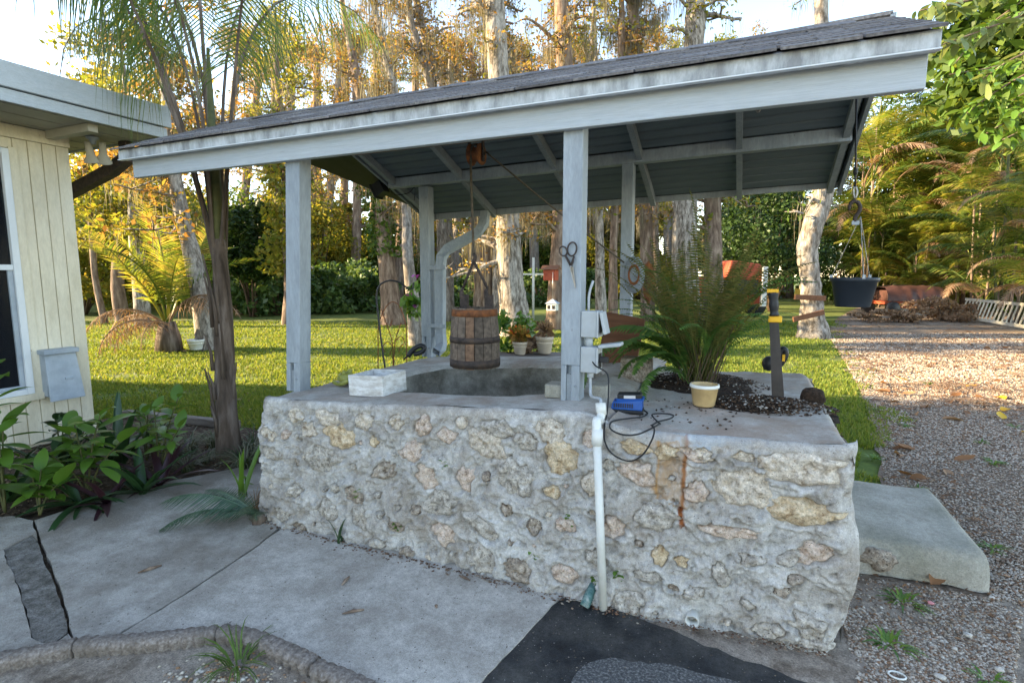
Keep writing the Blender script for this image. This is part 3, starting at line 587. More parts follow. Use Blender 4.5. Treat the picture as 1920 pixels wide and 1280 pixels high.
slope_box('rake_board', -3.29, -3.265, .35, 1.585, .0, .105, paint_dim, -1, tilt=TL, sl=SB, zr=2.935)
bb = obj('back_beam', [(-3.257,4.43,2.432),(.592,4.43,2.508),(.592,4.52,2.508),(-3.257,4.52,2.432),(-3.257,4.43,2.540),(.592,4.43,2.615),(.592,4.52,2.600),(-3.257,4.52,2.525)], [(0,3,2,1),(4,5,6,7),(0,1,5,4),(1,2,6,5),(2,3,7,6),(3,0,4,7)], paint, sh); bevel(bb, .005)
bf = obj('back_fascia', [(-3.25,5.165,2.195),(.63,5.165,2.300),(.63,5.19,2.300),(-3.25,5.19,2.195),(-3.25,5.165,2.30),(.63,5.165,2.39),(.63,5.19,2.39),(-3.25,5.19,2.30)], [(0,3,2,1),(4,5,6,7),(0,1,5,4),(1,2,6,5),(2,3,7,6),(3,0,4,7)], paint, sh)
MB().tube([(-3.0, 3.60, 2.60), (-1.5, 3.61, 2.60), (.50, 3.60, 2.615)], [.045, .042, .045], 12, True, .12, 3).build('cross_pole', brown_wood, sh, True)
for x in (-2.95, .45): MB().box((x-.02, 3.58, 2.62), (x+.02, 3.62, 2.90)).build('hanger_block', paint_dim, sh)
for (x, y) in ((725, 262), (1415, 208)):                       # small screw hooks under the roof
    p = ony(x, y, 3.75); MB().tube(spline([(p[0], 3.75, p[2]+.10), (p[0], 3.75, p[2]+.03), (p[0]+.02, 3.75, p[2]-.01), (p[0]+.035, 3.75, p[2]+.02)], 5), .006, 6).build('screw_hook', steel_m, sh, True)
def cyl(name, a, b, r, m, par=None, n=16, r2=None): return MB().tube([a, b], [r, r2 or r], n).build(name, m, par, True)

# pulley under the ridge
pl = thing('pulley', 'rusty iron pulley block hanging under the roof above the wooden bucket', 'pulley')
pc = ony(893, 290, 3.55); pc = np.array([pc[0], 3.55, pc[2]])
Rx = Matrix.Translation(tuple(pc))@Matrix.Rotation(PI/2, 4, 'Y')
MB().lathe([(.001, -.045), (.075, -.045), (.075, -.035), (.050, -.02), (.050, .02), (.075, .035), (.075, .045), (.001, .045)], (0, 0, 0), 24, Rx).build('wheel', rust_m, pl, True)
for s in (-1, 1): MB().bar(pc+np.array([s*.055, 0, -.05]), pc+np.array([s*.055, 0, .17]), .03, .010, (1, 0, 0)).build('side_strap', iron_m, pl)
cyl('axle', pc-np.array([.07, 0, 0]), pc+np.array([.07, 0, 0]), .010, iron_m, pl, 8)
cyl('hanger', pc+np.array([-.06, 0, .165]), pc+np.array([.06, 0, .165]), .018, iron_m, pl, 8)
# bucket
bk = thing('well_bucket', 'weathered wooden stave bucket with rusty iron hoops hanging in the well mouth', 'bucket')
bc = np.array([-1.835, 3.50]); z0, z1 = .925, 1.365
ns = 17; rb, rt = .182, .160
def br(z): t = (z-z0)/(z1-z0); return rb+(rt-rb)*t+.010*math.sin(PI*t)
for k in range(ns):
    a0 = 2*PI*(k+.04)/ns; a1 = 2*PI*(k+.96)/ns; V = []; zz = np.linspace(z0+.008*random.random(), z1-.006*random.random(), 6)
    for z in zz:
        for (a, dr_) in ((a0, 0), (a1, 0), (a1, -.018), (a0, -.018)):
            r = br(z)+dr_; V.append((bc[0]+r*math.cos(a), bc[1]+r*math.sin(a), z))
    F = [(i*4+j, i*4+(j+1) % 4, (i+1)*4+(j+1) % 4, (i+1)*4+j) for i in range(5) for j in range(4)]+[(3,2,1,0), (20,21,22,23)]
    obj('stave', V, F, stave_m, bk)
MB().lathe([(.001, z0+.02), (br(z0)-.02, z0+.02), (br(z0)-.02, z0+.035), (.001, z0+.035)], (bc[0], bc[1], 0), 20).build('bottom', stave_m, bk)
for (za, zb_, m_) in ((z0+.012, z0+.068, iron_m), (z0+.19, z0+.232, iron_m), (z1-.060, z1-.012, rust_m)):
    MB().lathe([(br(za)-.004, za), (br(za)+.004, za), (br(zb_)+.004, zb_), (br(zb_)-.004, zb_)], (bc[0], bc[1], 0), 40).build('hoop', m_, bk, True)
ears = []
for px_ in (868, 914):
    p = ony(px_, 540, 3.50); q = ony(px_+3, 578, 3.50); e = np.array([p[0], 3.50, p[2]]); ears.append(e)
    ea = MB(); ea.box((q[0]-.030, 3.485, z1-.05), (q[0]+.030, 3.515, z1+.09)); ea.tube([(q[0]-.02, 3.5, z1+.07), (p[0]-.012, 3.5, p[2]-.02), (p[0], 3.5, p[2])], [.020, .015, .010], 8); ea.build('ear', iron_m, bk)
top = np.array([ony(888, 490, 3.50)[0], 3.50, ony(888, 490, 3.50)[2]])
for e in ears: MB().tube([e, (e+top)/2+np.array([0, .002, 0]), top], .010, 6).build('bail_arm', iron_m, bk, True)
MB().tube(spline([top, top+np.array([.012, 0, .03]), top+np.array([0, 0, .055])], 4), .013, 6).build('shackle', iron_m, bk, True)
# ropes
rp = MB().tube(spline([top+np.array([0, 0, .05]), top+np.array([-.006, 0, .3]), (pc[0]-.02, 3.505, pc[2]-.02), (pc[0], 3.54, pc[2]+.07), (pc[0]+.04, 3.60, pc[2]+.02)], 6), .009, 6).build('bucket_rope', rope_m, None, True)
tag(rp, 'old rope running from the rusty pulley down to the bucket bail', 'rope')
q2 = ony(1170, 492, 4.42); rq = ony(935, 305, 3.62)
r2_ = MB().tube(spline([(pc[0]+.045, 3.61, pc[2]+.03), (rq[0], 3.62, rq[2]), ony(1050, 400, 4.0), (q2[0], 4.42, q2[2])], 6), .0065, 6).build('tie_rope', rope_m, None, True)
tag(r2_, 'thin rope slanting from the pulley to the back right post', 'rope')

# downspout on the back left post
dn = thing('downspout', 'grey rectangular downspout strapped to the back left post of the well roof', 'downspout')
def rect_pipe(name, pts, wd, dp, m, par):
    mb = MB(); pts = [Vector(p) for p in pts]; V = []
    for i, p in enumerate(pts):
        t = (pts[min(i+1, len(pts)-1)]-pts[max(i-1, 0)]).normalized(); sd_ = Vector((0, 1, 0)); n = sd_.cross(t).normalized(); sd_ = t.cross(n).normalized()
        for (a, b) in ((-1, -1), (1, -1), (1, 1), (-1, 1)): V.append(tuple(p+n*(a*wd/2)+sd_*(b*dp/2)))
    m_ = len(pts); F = [(i*4+j, i*4+(j+1) % 4, (i+1)*4+(j+1) % 4, (i+1)*4+j) for i in range(m_-1) for j in range(4)]
    o = obj(name, V, F, m, par); md = o.modifiers.new('s', 'SOLIDIFY'); md.thickness = .004; return o
yd = 4.50
path = [(910,398,4.95),(907,420,4.9),(896,436,4.85),(838,468,4.56),(828,482,yd),(826,500,yd),(826,625,yd),(828,645,4.47),(826,654,4.40),(818,660,4.34)]
rect_pipe('pipe', [tuple(ony(x, y, Y)) for x, y, Y in path], .085, .065, paint, dn)
for yy in (502, 610):
    p = ony(798, yy, 4.425); q = ony(832, yy, 4.44); MB().box((p[0], 4.428, p[2]-.018), (q[0]+.02, 4.437, p[2]+.018)).build('strap', paint, dn)
# solar panel on the beam end
slr = thing('solar_panel', 'small dark tilted solar panel fixed to the left end of the back beam', 'solar panel')
p = ony(709, 355, 4.47); M = Matrix.Translation((p[0]+.02, 4.47, p[2]))@Matrix.Rotation(-.5, 4, 'Y')
MB().box((-.06, -.06, -.075), (-.045, .06, .075), M).build('panel', dark_m, slr)
MB().box((-.045, -.05, -.065), (.06, .05, .06), M).build('housing', dark_m, slr)
MB().tube(spline([(-3.24, 4.43, 2.43), (-3.16, 4.40, 2.36), (-3.02, 4.42, 2.37), (-2.95, 4.43, 2.42), (-2.96, 4.43, 2.30)], 5), .004, 5).build('wire', cord_m, slr)

# scissors on the front right post
sc_ = thing('scissors', 'large old scissors hanging on the front right post', 'scissors')
yf = 2.742
def P2(x, y, dy=0): p = ony(x, y, yf); return np.array([p[0], yf-dy, p[2]])
for (cx_, cy_, rx, ry, an) in ((1056.5, 471, 7, 9, -.25), (1073, 467, 8.5, 13, .15)):
    lp = []
    for k in range(17):
        a = 2*PI*k/16; u = rx*math.cos(a); v = ry*math.sin(a); lp.append(P2(cx_+u*math.cos(an)-v*math.sin(an), cy_+u*math.sin(an)+v*math.cos(an), .004))
    MB().tube(lp, .0045, 6, False).build('handle_loop', iron_m, sc_, True)
MB().tube([P2(1060, 479, .004), P2(1066, 489, .004), P2(1072, 501, .004)], [.005, .007, .006], 6).build('shank', iron_m, sc_, True)
MB().tube([P2(1077, 480, .006), P2(1074, 491, .006), P2(1070, 501, .006)], [.005, .007, .006], 6).build('shank', iron_m, sc_, True)
for d in (0, 1.2): 
    a, b, c_, e = P2(1068.5+d, 500, .005), P2(1074+d, 500, .005), P2(1079+d, 541, .004), P2(1073+d, 520, .005); V = [a, b, c_, e]
    V = V+[v+np.array([0, .004, 0]) for v in V]; obj('blade', V, [(0,1,2,3),(7,6,5,4),(0,4,5,1),(1,5,6,2),(2,6,7,3),(3,7,4,0)], steel_m, sc_)
MB().blob(P2(1071, 500, .010), (.006, .003, .006), 10, 6).build('rivet', steel_m, sc_)

# outlet boxes on the same post
xb0 = -.812
def outlet(zc, h, label, lid_ang):
    t = thing('outlet_box', label, 'electrical box', group='outlet boxes on the front post')
    bx('box', (xb0, 2.76, zc-h/2), (xb0+.085, 2.845, zc+h/2), outlet_m, t, .004)
    bx('face_plate', (xb0+.086, 2.752, zc-h/2), (xb0+.096, 2.853, zc+h/2), outlet_m, t, .003)
    M = Matrix.Translation((xb0+.097, 2.80, zc+h/2-.006))@Matrix.Rotation(lid_ang, 4, 'Y')
    o = MB().box((.0, -.042, -h+.02), (.018, .042, 0), M).build('lid', outlet_m, t); bevel(o, .004)
    bx('socket', (xb0+.0965, 2.77, zc-h*.32), (xb0+.100, 2.83, zc+h*.25), dark_m, t, .002)
    return t
zA = (ony(1100, 583, 2.77)[2]+ony(1100, 632, 2.77)[2])/2; hA = ony(1100, 583, 2.77)[2]-ony(1100, 632, 2.77)[2]
zB = (ony(1100, 650, 2.77)[2]+ony(1100, 698, 2.77)[2])/2; hB = ony(1100, 650, 2.77)[2]-ony(1100, 698, 2.77)[2]
outlet(zA, hA, 'upper grey outlet box with its lid nearly shut on the front right post', -.22)
lo = outlet(zB, hB, 'lower grey outlet box with its lid propped open on the front right post', -1.72)
bx('plug', (xb0+.098, 2.775, zB-.012), (xb0+.145, 2.81, zB+.016), dark_m, lo, .004)
cd = thing('conduit', 'grey electrical conduit joining the outlet boxes on the front post', 'conduit')
cyl('upper_pipe', (xb0+.035, 2.80, zB+hB/2), (xb0+.035, 2.80, zA-hA/2), .022, outlet_m, cd, 12)
MB().tube(spline([(xb0+.03, 2.80, zA+hA/2), (xb0+.032, 2.80, zA+hA/2+.09), (xb0+.05, 2.81, zA+hA/2+.16)], 4), .007, 6).build('feed_cable', outlet_m, cd, True)
cyl('gland', (xb0+.045, 2.80, zB-hB/2), (xb0+.045, 2.80, zB-hB/2-.03), .018, outlet_m, cd, 10)
pt = ony(1125, 757, 2.62)
MB().tube(spline([(xb0+.045, 2.80, zB-hB/2-.02), (xb0+.050, 2.79, zB-hB/2-.07), (xb0+.075, 2.72, zB-hB/2-.115), (pt[0], 2.63, pt[2]+.02), (pt[0], 2.60, pt[2]-.02)], 6), .008, 8).build('lower_cable', outlet_m, cd, True)
# white pvc riser
pv = thing('pvc_pipe', 'white plastic pipe with elbow climbing the front of the stone well', 'pipe')
a = ony(1126, 755, 2.58); b = ony(1127, 775, 2.56); c_ = ony(1117, 795, 2.44); d_ = ony(1118, 818, 2.41); e = ony(1130, 1148, 2.385)
cyl('socket_top', (a[0], 2.58, a[2]), (b[0], 2.57, b[2]-.01), .026, pvc_m, pv)
MB().tube(spline([(b[0], 2.57, b[2]), (b[0], 2.535, b[2]-.03), (c_[0], 2.455, c_[2]+.01), (d_[0], 2.43, d_[2]+.01)], 6), .022, 14).build('elbow', pvc_m, pv, True)
cyl('coupling', (d_[0], 2.43, d_[2]+.03), (d_[0], 2.425, d_[2]-.045), .0265, pvc_m, pv)
cyl('riser', (d_[0], 2.425, d_[2]-.02), (e[0], 2.395, 0), .020, pvc_m, pv)
p = ony(1298, 1161, 2.44)
dp = MB().lathe([(.030, .0), (.030, .05), (.025, .05), (.025, .0), (.030, 0)], (0, 0, 0), 24, Matrix.Translation((p[0], 2.425, p[2]))@Matrix.Rotation(-PI/2+.12, 4, 'X')).build('drain_pipe', pvc_m, None, True)
tag(dp, 'short white drain pipe end sticking out low on the well wall', 'pipe')
hs = MB(); p0 = onz(1096, 1132, .02); p1 = ony(1112, 1098, 2.43)
hs.tube([(p0[0], 2.36, .012), ((p0[0]+p1[0])/2, 2.385, .045), (p1[0], 2.44, p1[2])], .022, 12)
for k in range(5): t = .1+k*.1; q = np.array([p0[0], 2.36, .012])*(1-t)+np.array([p1[0], 2.44, p1[2]])*t; hs.tube([q, q+np.array([.004, .004, .006])], .0255, 12)
hose = hs.build('hose_stub', mat('faded_green_hose', [(.03,.09,.09), (.08,.17,.16), (.30,.34,.32)], 30, 6, .6), None, True); tag(hose, 'stub of faded green hose at the foot of the well wall', 'hose')

# charger, cord
ch = thing('battery_charger', 'blue battery charger on the planter ledge beside the white pipe', 'charger')
cc = onz(1145, 772, .882); cl = .165; cwd = .10; M = Matrix.Translation((cc[0], cc[1], .880))@Matrix.Rotation(.10, 4, 'Z')
bx('base', (0, 0, 0), (cl, cwd, .018), dark_m, ch, .004, M)
V = [(0,0,.018),(cl*.98,0,.018),(cl*.98,cwd,.018),(0,cwd,.018),(.006,.008,.055),(cl*.96,.006,.075),(cl*.96,cwd,.075),(.006,cwd,.055)]
V = [tuple(M@Vector(v)) for v in V]; o = obj('body', V, [(0,3,2,1),(4,5,6,7),(0,1,5,4),(1,2,6,5),(2,3,7,6),(3,0,4,7)], blue_m, ch); bevel(o, .005)
for k in range(9): bx('vent_slot', (.016+k*.0115, -.0015, .030), (.021+k*.0115, .0035, .052), dark_m, ch, 0, M)
M2 = M@Matrix.Translation((.03, .022, .064))@Matrix.Rotation(-.06, 4, 'Y')
bt = MB().box((0, 0, 0), (.125, .075, .030), M2).build('battery', dark_m, ch); bevel(bt, .006)
bx('battery_latch', (-.004, -.003, -.012), (.135, .078, .006), blue_m, bt, .003, M2)
lab = mat('label_white', [(.45,.45,.46), (.6,.6,.6)], 8, 3, .5)
bx('label', (.035, -.0012, .008), (.095, .001, .024), lab, bt, 0, M2)
def text(body, size, M, m, par, name='lettering'):
    c = bpy.data.curves.new(name, 'FONT'); c.body = body; c.size = size; c.extrude = .0004; o = bpy.data.objects.new(name, c); COL.objects.link(o); c.materials.append(m)
    dg = bpy.context.evaluated_depsgraph_get(); me = bpy.data.meshes.new_from_object(o.evaluated_get(dg)); bpy.data.objects.remove(o)
    me.transform(M); return link(name, me, par)
cp = [(1107,640,2.80),(1112,680,2.76),(1138,700,2.70),(1141,735,2.66),(1138,775,2.58),(1133,800,2.50),(1135,830,2.44),(1150,852,2.425),(1180,864,2.42),(1205,852,2.425),(1222,825,2.44),(1227,805,2.475),(1222,797,2.53)]
cp = [ony(x, y, Y) for x, y, Y in cp]
lp = [onz(x, y, .888) for x, y in [(1222,797),(1235,790),(1258,784),(1262,778),(1245,775),(1225,776),(1224,781),(1236,793)]]
lp2 = [onz(x, y, .886) for x, y in [(1236,795),(1215,806),(1195,814),(1170,815),(1150,808),(1143,799),(1150,789),(1180,784),(1205,781),(1214,775),(1208,769)]]
o = MB().tube(spline(cp+lp+lp2, 6), .0042, 6).build('power_cord', cord_m, None, True); tag(o, 'black power cord looped over the planter edge below the blue charger', 'cord')

# cream pot, machete, soil
pp = onz(1318, 764, .882); pt_ = thing('cream_pot', 'empty cream plastic pot standing on the planter ledge', 'plant pot')
MB().lathe([(.001, .885), (.055, .885), (.058, .89), (.072, .985), (.0735, .986), (.0765, .988), (.0765, 1.0), (.074, 1.003), (.070, 1.0), (.066, .97), (.054, .895), (.001, .893)], (pp[0], pp[1]+.05, 0), 36).build('pot', cup_m, pt_, True)
MB().lathe([(.0772, .988), (.0785, .994), (.0772, 1.004), (.071, 1.005)], (pp[0], pp[1]+.05, 0), 36).build('rim', pvc_m, pt_, True)
def mound(name, c, rx, ry, h, seed, m, n=56, zb=.88):
    u = np.linspace(-1, 1, n); U, W = np.meshgrid(u, u, indexing='ij'); r = np.hypot(U, W)/(.72+.5*fbm(np.arctan2(W, U)*1.2+9, r_ := U*0+seed, seed, 3))
    z = zb-.012+h*np.clip(1-r**2, -.15, 1)+(.022*(fbm(U*9+seed, W*9, seed, 4)-.5)*2+.010*(fbm(U*30, W*30, seed+3, 2)-.5))*np.clip(1.25-r, 0, 1)
    gf = grid_faces(n, n); gf = gf[(r.ravel()[gf] < 1.12).all(1)]
    return obj(name, np.stack([c[0]+U*rx*1.25, c[1]+W*ry*1.25, z], -1).reshape(-1, 3), gf, m, None, True)
so1 = mound('soil_heap', (.10, 3.20), .28, .17, .045, 4, soil_m); tag(so1, 'loose dark potting soil heaped around the machete tip', 'soil')
so2 = mound('soil_bed', (-.25, 3.72), .36, .28, .06, 9, soil_m); tag(so2, 'dark crumbly soil around the foot of the big fern', 'soil')
rng = np.random.default_rng(3)
def scatter_bits(name, pts, smin, smax, m, label=None, flat=.6):
    n = len(pts); base = np.array([[1,0,0],[-1,0,0],[0,1,0],[0,-1,0],[0,0,1],[0,0,-1]], float); f = np.array([[0,2,4],[2,1,4],[1,3,4],[3,0,4],[2,0,5],[1,2,5],[3,1,5],[0,3,5]])
    s = rng.uniform(smin, smax, (n, 1, 1)); sc3 = np.stack([rng.uniform(.7, 1.4, n), rng.uniform(.6, 1.1, n), rng.uniform(.35, .8, n)*flat*1.5], -1)[:, None]
    V = base[None]*s*sc3*(1+.35*(rng.random((n, 6, 3))-.5)); a = rng.uniform(0, 6.28, n); ca, sa = np.cos(a)[:, None], np.sin(a)[:, None]
    V = np.stack([V[..., 0]*ca-V[..., 1]*sa, V[..., 0]*sa+V[..., 1]*ca, V[..., 2]], -1)+np.asarray(pts)[:, None]
    F = (f[None]+np.arange(n)[:, None, None]*6).reshape(-1, 3)
    o = obj(name, V.reshape(-1, 3), F, m); tag(o, label, None, None, 'stuff'); return o
bit_m = rnd_mat('soil_bits', [(.02,.012,.008), (.05,.03,.018), (.10,.06,.035), (.03,.02,.014), (.45,.42,.38)], .9)
pts = np.concatenate([np.stack([.13+.33*np.sqrt(q)*np.cos(t), 3.20+.20*np.sqrt(q)*np.sin(t), .885+.042*np.clip(1-q, 0, 1)+rng.uniform(0, .012, len(q))], -1) for q, t in [(rng.random(1500)**.9, rng.uniform(0, 6.28, 1500))]]
  +[np.stack([-.25+.40*np.sqrt(q)*np.cos(t), 3.72+.33*np.sqrt(q)*np.sin(t), .89+.055*np.clip(1-q, 0, 1)], -1) for q, t in [(rng.random(900), rng.uniform(0, 6.28, 900))]]
  +[np.stack([rng.uniform(-.5, .42, 160), rng.uniform(2.62, 3.3, 160), np.full(160, .884)], -1)])
scatter_bits('soil_crumbs', pts, .003, .011, bit_m, 'crumbs of potting soil on the planter top')
cb = MB().blob((0, 0, 0), (.065, .04, .055), 14, 10, .25, 5); o = cb.build('root_ball', soil_m, None, True, (.345, 3.30, .935)); tag(o, 'square clod of potting soil at the right end of the soil heap', 'soil clod')
mc = thing('machete', 'black machete with yellow collar standing upright in the soil heap', 'machete')
def mpt(x, y): p = ony(x, y, 3.25); return p
q0, q1 = mpt(1461, 752), mpt(1452, 602); wb, wt = .048, .034
V = []
for (q, wd) in ((np.array([q0[0], 3.25, .885]), wb), (np.array([q1[0], 3.25, q1[2]]), wt)):
    for dx_, dy_ in ((-wd, 0), (0, -.003), (wd*.85, 0), (0, .003)): V.append((q[0]+dx_*.72, 3.25+dy_, q[2]))
o = obj('blade', V, [(0,1,5,4),(1,2,6,5),(2,3,7,6),(3,0,4,7),(7,4,5,6)], blade_m, mc)
g0, g1, g2, g3 = mpt(1453, 603), mpt(1452, 592), mpt(1450, 548), mpt(1449, 543)
o = MB().box((g0[0]-.034, 3.237, g0[2]-.004), (g0[0]+.034, 3.263, g1[2])).build('collar', yellow_m, mc); bevel(o, .006)
hl = []; 
for t in np.linspace(0, 1, 12): hl.append((g1[0]+(g2[0]-g1[0])*t, 3.25, g1[2]+(g2[2]-g1[2])*t))
o = MB().tube(hl, [.026, .022, .020, .022, .024, .025, .024, .022, .023, .024, .025, .026], 12).build('grip', dark_m, mc, True); o.scale = (1, 1, 1)
MB().box((g3[0]-.028, 3.228, g2[2]-.001), (g3[0]+.028, 3.272, g3[2]+.003)).build('pommel', yellow_m, mc)
# pruning tool behind the machete
tl = thing('strap_tool', 'black and yellow ratchet strap lying at the back edge of the planter', 'strap')
def tp(x, y): p = ony(x, y, 4.30); return (p[0], 4.30, p[2])
MB().blob(tp(1441, 681), (.045, .05, .055), 14, 10).build('reel', dark_m, tl, True)
MB().tube(spline([tp(1452, 690), tp(1462, 684), tp(1472, 670), tp(1473, 658), tp(1467, 654), tp(1463, 664), tp(1464, 680)], 5), .020, 8).build('handle', dark_m, tl, True)
MB().box(tp(1466, 676), tuple(np.array(tp(1472, 664))+np.array([0, -.03, 0]))).build('grip_inlay', yellow_m, tl)
cyl('tail', tp(1432, 692), tp(1446, 688), .008, dark_m, tl, 6)
# cement block and rubble by the post, plank and round plaque on the back post
o = bx('cement_block', (-1.03, 2.80, .915), (-.93, 2.92, .99), block_m, None, .008); tag(o, 'small cement block left of the front right post foot', 'block')
o = bx('cement_block', (-.79, 2.90, .90), (-.70, 3.0, .985), block_m, None, .008); tag(o, 'small cement block behind the cable right of the front post foot', 'block')
o = bx('cement_block', (-.76, 3.5, .90), (-.56, 3.62, 1.06), stone_ms[3], None, .02); tag(o, 'rough brown stone block behind the lower outlet box', 'block')
pk = MB(); a0 = ony(1143, 592, 4.1); pk.box((-.14, -.012, 0), (.16, .012, .42), Matrix.Translation((-.93, 4.1, .88))@Matrix.Rotation(.16, 4, 'Y'))
pk = pk.build('old_board', brown_wood, None); bevel(pk, .006); tag(pk, 'dark weathered board leaning behind the front right post', 'board')
pq = thing('round_plaque', 'rusty ringed metal disc hanging on the back right post', 'plaque')
p = ony(1190, 515, 4.42); Mx = Matrix.Translation((p[0], 4.405, p[2]))@Matrix.Rotation(PI/2, 4, 'X')
MB().lathe([(.001, 0), (.135, 0), (.135, .012), (.10, .014), (.095, .02), (.075, .02), (.07, .012), (.001, .012)], (0, 0, 0), 30, Mx@Matrix.Diagonal((.62, 1.1, 1, 1))).build('disc', paint_dim, pq, True)
MB().lathe([(.055, .0125), (.055, .024), (.075, .026), (.078, .0125)], (0, 0, 0), 30, Mx@Matrix.Diagonal((.62, 1.1, 1, 1))).build('ring', rust_m, pq, True)
MB().blob((p[0]+.11, 4.43, p[2]-.06), (.045, .012, .15), 12, 10, .5, 6).build('scrap_plate', rust_m, pq)
# white wooden box
wb_ = thing('wooden_box', 'flaking white wooden planter box on the front coping of the well', 'box')
M = Matrix.Translation((-2.335, 2.70, .812))@Matrix.Rotation(.035, 4, 'Y')@Matrix.Rotation(-.02, 4, 'Z'); M = Matrix.Translation((-2.345, 2.715, .822))@Matrix.Rotation(-.045, 4, 'Y')
bl, bw, bh, tk = .27, .255, .135, .016
for nm, a_, b_ in (('front_board', (0,0,0), (bl,tk,bh)), ('back_board', (0,bw-tk,0), (bl,bw,bh)), ('side_board', (0,tk+.001,0), (tk,bw-tk-.001,bh-.002)), ('side_board', (bl-tk,tk+.001,0), (bl,bw-tk-.001,bh-.002)), ('base_board', (tk,tk,.004), (bl-tk,bw-tk,.016))):
    bx(nm, a_, b_, box_white, wb_, .002, M)
# frog figurine
fg = thing('frog_figurine', 'olive green ceramic frog lying on its back on the left coping', 'figurine')
fa = onz(648, 703, .83); c0 = np.array([-2.70, 3.02, .80])
def fb(name, dx, dy, dz, r, rot=0, par=fg, m=frog_m): return MB().blob((c0[0]+dx, c0[1]+dy, c0[2]+dz), r, 16, 12, 0, 0, Matrix.Rotation(rot, 4, 'Y')).build(name, m, par, True)
fb('body', .175, .045, .050, (.085, .05, .045), -.1)
hd = fb('head', .055, .015, .058, (.060, .055, .048), .25)
for dy in (-.028, .030): fb('eye', .062, .015+dy, .100, (.020, .018, .018), 0, hd)
fb('mouth', .020, .015, .048, (.036, .046, .015), .5, hd)
def limb(name, pts, rr, par=fg): return MB().tube(spline([c0+np.array(p) for p in pts], 5), np.interp(np.linspace(0, 1, (len(pts)-1)*5+1), np.linspace(0, 1, len(rr)), rr), 10).build(name, frog_m, par, True)
for dy in (-.045, .075):
    limb('arm', [(.12, dy+.01, .055), (.075, dy-.005, .030), (.03, dy, .022), (-.012, dy, .035)], [.016, .017, .014, .012])
    limb('leg', [(.23, dy*.7+.01, .04), (.285, dy*.8, .095), (.295, dy*.8, .095), (.325, dy*.9, .03), (.345, dy, .012)], [.026, .024, .022, .016, .014])
fb('foot', .36, -.045, .012, (.025, .014, .010)); fb('foot', .36, .075, .012, (.025, .014, .010))
# hanging tub
tb = thing('hanging_tub', 'black plastic planter tub hanging from the roof by a steel hook', 'tub')
pc2 = ony(1603, 548, 3.6); tx = (ony(1555, 522, 3.6)[0]+ony(1651, 522, 3.6)[0])/2; zt2 = ony(1603, 521, 3.6)[2]; zb2 = ony(1603, 575, 3.6)[2]; rt2 = (ony(1651, 522, 3.6)[0]-ony(1555, 522, 3.6)[0])/2*.97; rb2 = rt2*.70
MB().lathe([(.001, zb2), (rb2, zb2), (rb2+.003, zb2+.004), (rt2*.93, zt2-.022), (rt2, zt2-.020), (rt2+.002, zt2-.002), (rt2-.002, zt2+.002), (rt2*.9, zt2), (rt2*.86, zt2-.03), (rb2*.95, zb2+.012), (.001, zb2+.012)], (tx, 3.6, 0), 48).build('tub', tub_m, tb, True)
for k in range(3):
    a = 2*PI*k/3-1.35; MB().tube([(tx+rt2*.97*math.cos(a), 3.6+rt2*.97*math.sin(a), zt2), (tx+.006, 3.6, zt2+.34)], .0022, 5).build('hanger_wire', steel_m, tb)
    MB().box((tx+rt2*.97*math.cos(a)-.007, 3.6+rt2*.97*math.sin(a)-.007, zt2-.004), (tx+rt2*.97*math.cos(a)+.007, 3.6+rt2*.97*math.sin(a)+.007, zt2+.018)).build('clip', outlet_m, tb)
hk = thing('steel_hook', 'grey steel hook and black cord hanging from the right end of the well roof', 'hook')
def hp(x, y): p = ony(x, y, 3.6); return (p[0], 3.6, p[2])
MB().tube([hp(1606, 165), hp(1605, 240), hp(1604, 330), hp(1603, 352)], .0055, 6).build('cord', cord_m, hk, True)
MB().blob(hp(1604, 322), (.012, .012, .022), 10, 8).build('knot', cord_m, hk, True)
MB().tube(spline([hp(1603, 350), hp(1600, 358), hp(1603, 372), hp(1607, 360), hp(1604, 350)], 5), .006, 8).build('shackle', steel_m, hk, True)
MB().tube(spline([hp(1592, 394), hp(1594, 383), hp(1602, 377), hp(1611, 383), hp(1612, 394), hp(1604, 407), hp(1603, 416)], 6), np.interp(np.linspace(0, 1, 37), [0, .3, .7, 1], [.007, .011, .010, .012]), 10).build('hook', iron_m, hk, True)
MB().bar(hp(1597, 418), hp(1611, 418), .02, .022).build('hook_foot', metal_gr, hk)
MB().tube([hp(1604, 420), (tx+.006, 3.6, zt2+.34)], .0022, 5).build('wire', steel_m, hk)

# ================================================================== THE HOUSE
hs_ = thing('house', 'cream board-sided house with wide grey eaves at the left edge', 'house')
HX, HY, HZ = -6.10, 3.22, 2.93
bx('core', (-13, -8, -.05), (HX-.05, HY-.02, HZ-.01), siding_m, hs_, 0)
yb = HY; k = 0; WY = 2.735                                    # window spans Y < WY
sw = .112
while yb > 1.2:
    y0_ = yb-sw+.007; lean = 0
    if y0_ > WY-.02: spans = [(0.02, HZ-.12)]
    else: spans = [(0.02, .475), (2.72, HZ-.12)]
    for (za, zb_) in spans: bx('siding_board', (HX-.05, y0_, za), (HX+random.uniform(-.0015, .0015), yb, zb_), siding_m, hs_, .003)
    yb -= sw
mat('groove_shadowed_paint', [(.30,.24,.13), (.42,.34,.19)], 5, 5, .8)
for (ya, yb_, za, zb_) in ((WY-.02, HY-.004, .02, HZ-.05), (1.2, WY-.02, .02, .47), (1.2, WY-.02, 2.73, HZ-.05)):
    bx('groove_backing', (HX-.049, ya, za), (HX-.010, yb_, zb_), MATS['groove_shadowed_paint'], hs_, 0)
bx('frieze_board', (HX-.04, 1.2, HZ-.118), (HX+.022, HY+.004, HZ-.004), siding_m, hs_, .003)
bx('corner_base', (HX-.05, HY-.14, -.03), (HX+.012, HY+.012, .16), siding_m, hs_, .003)
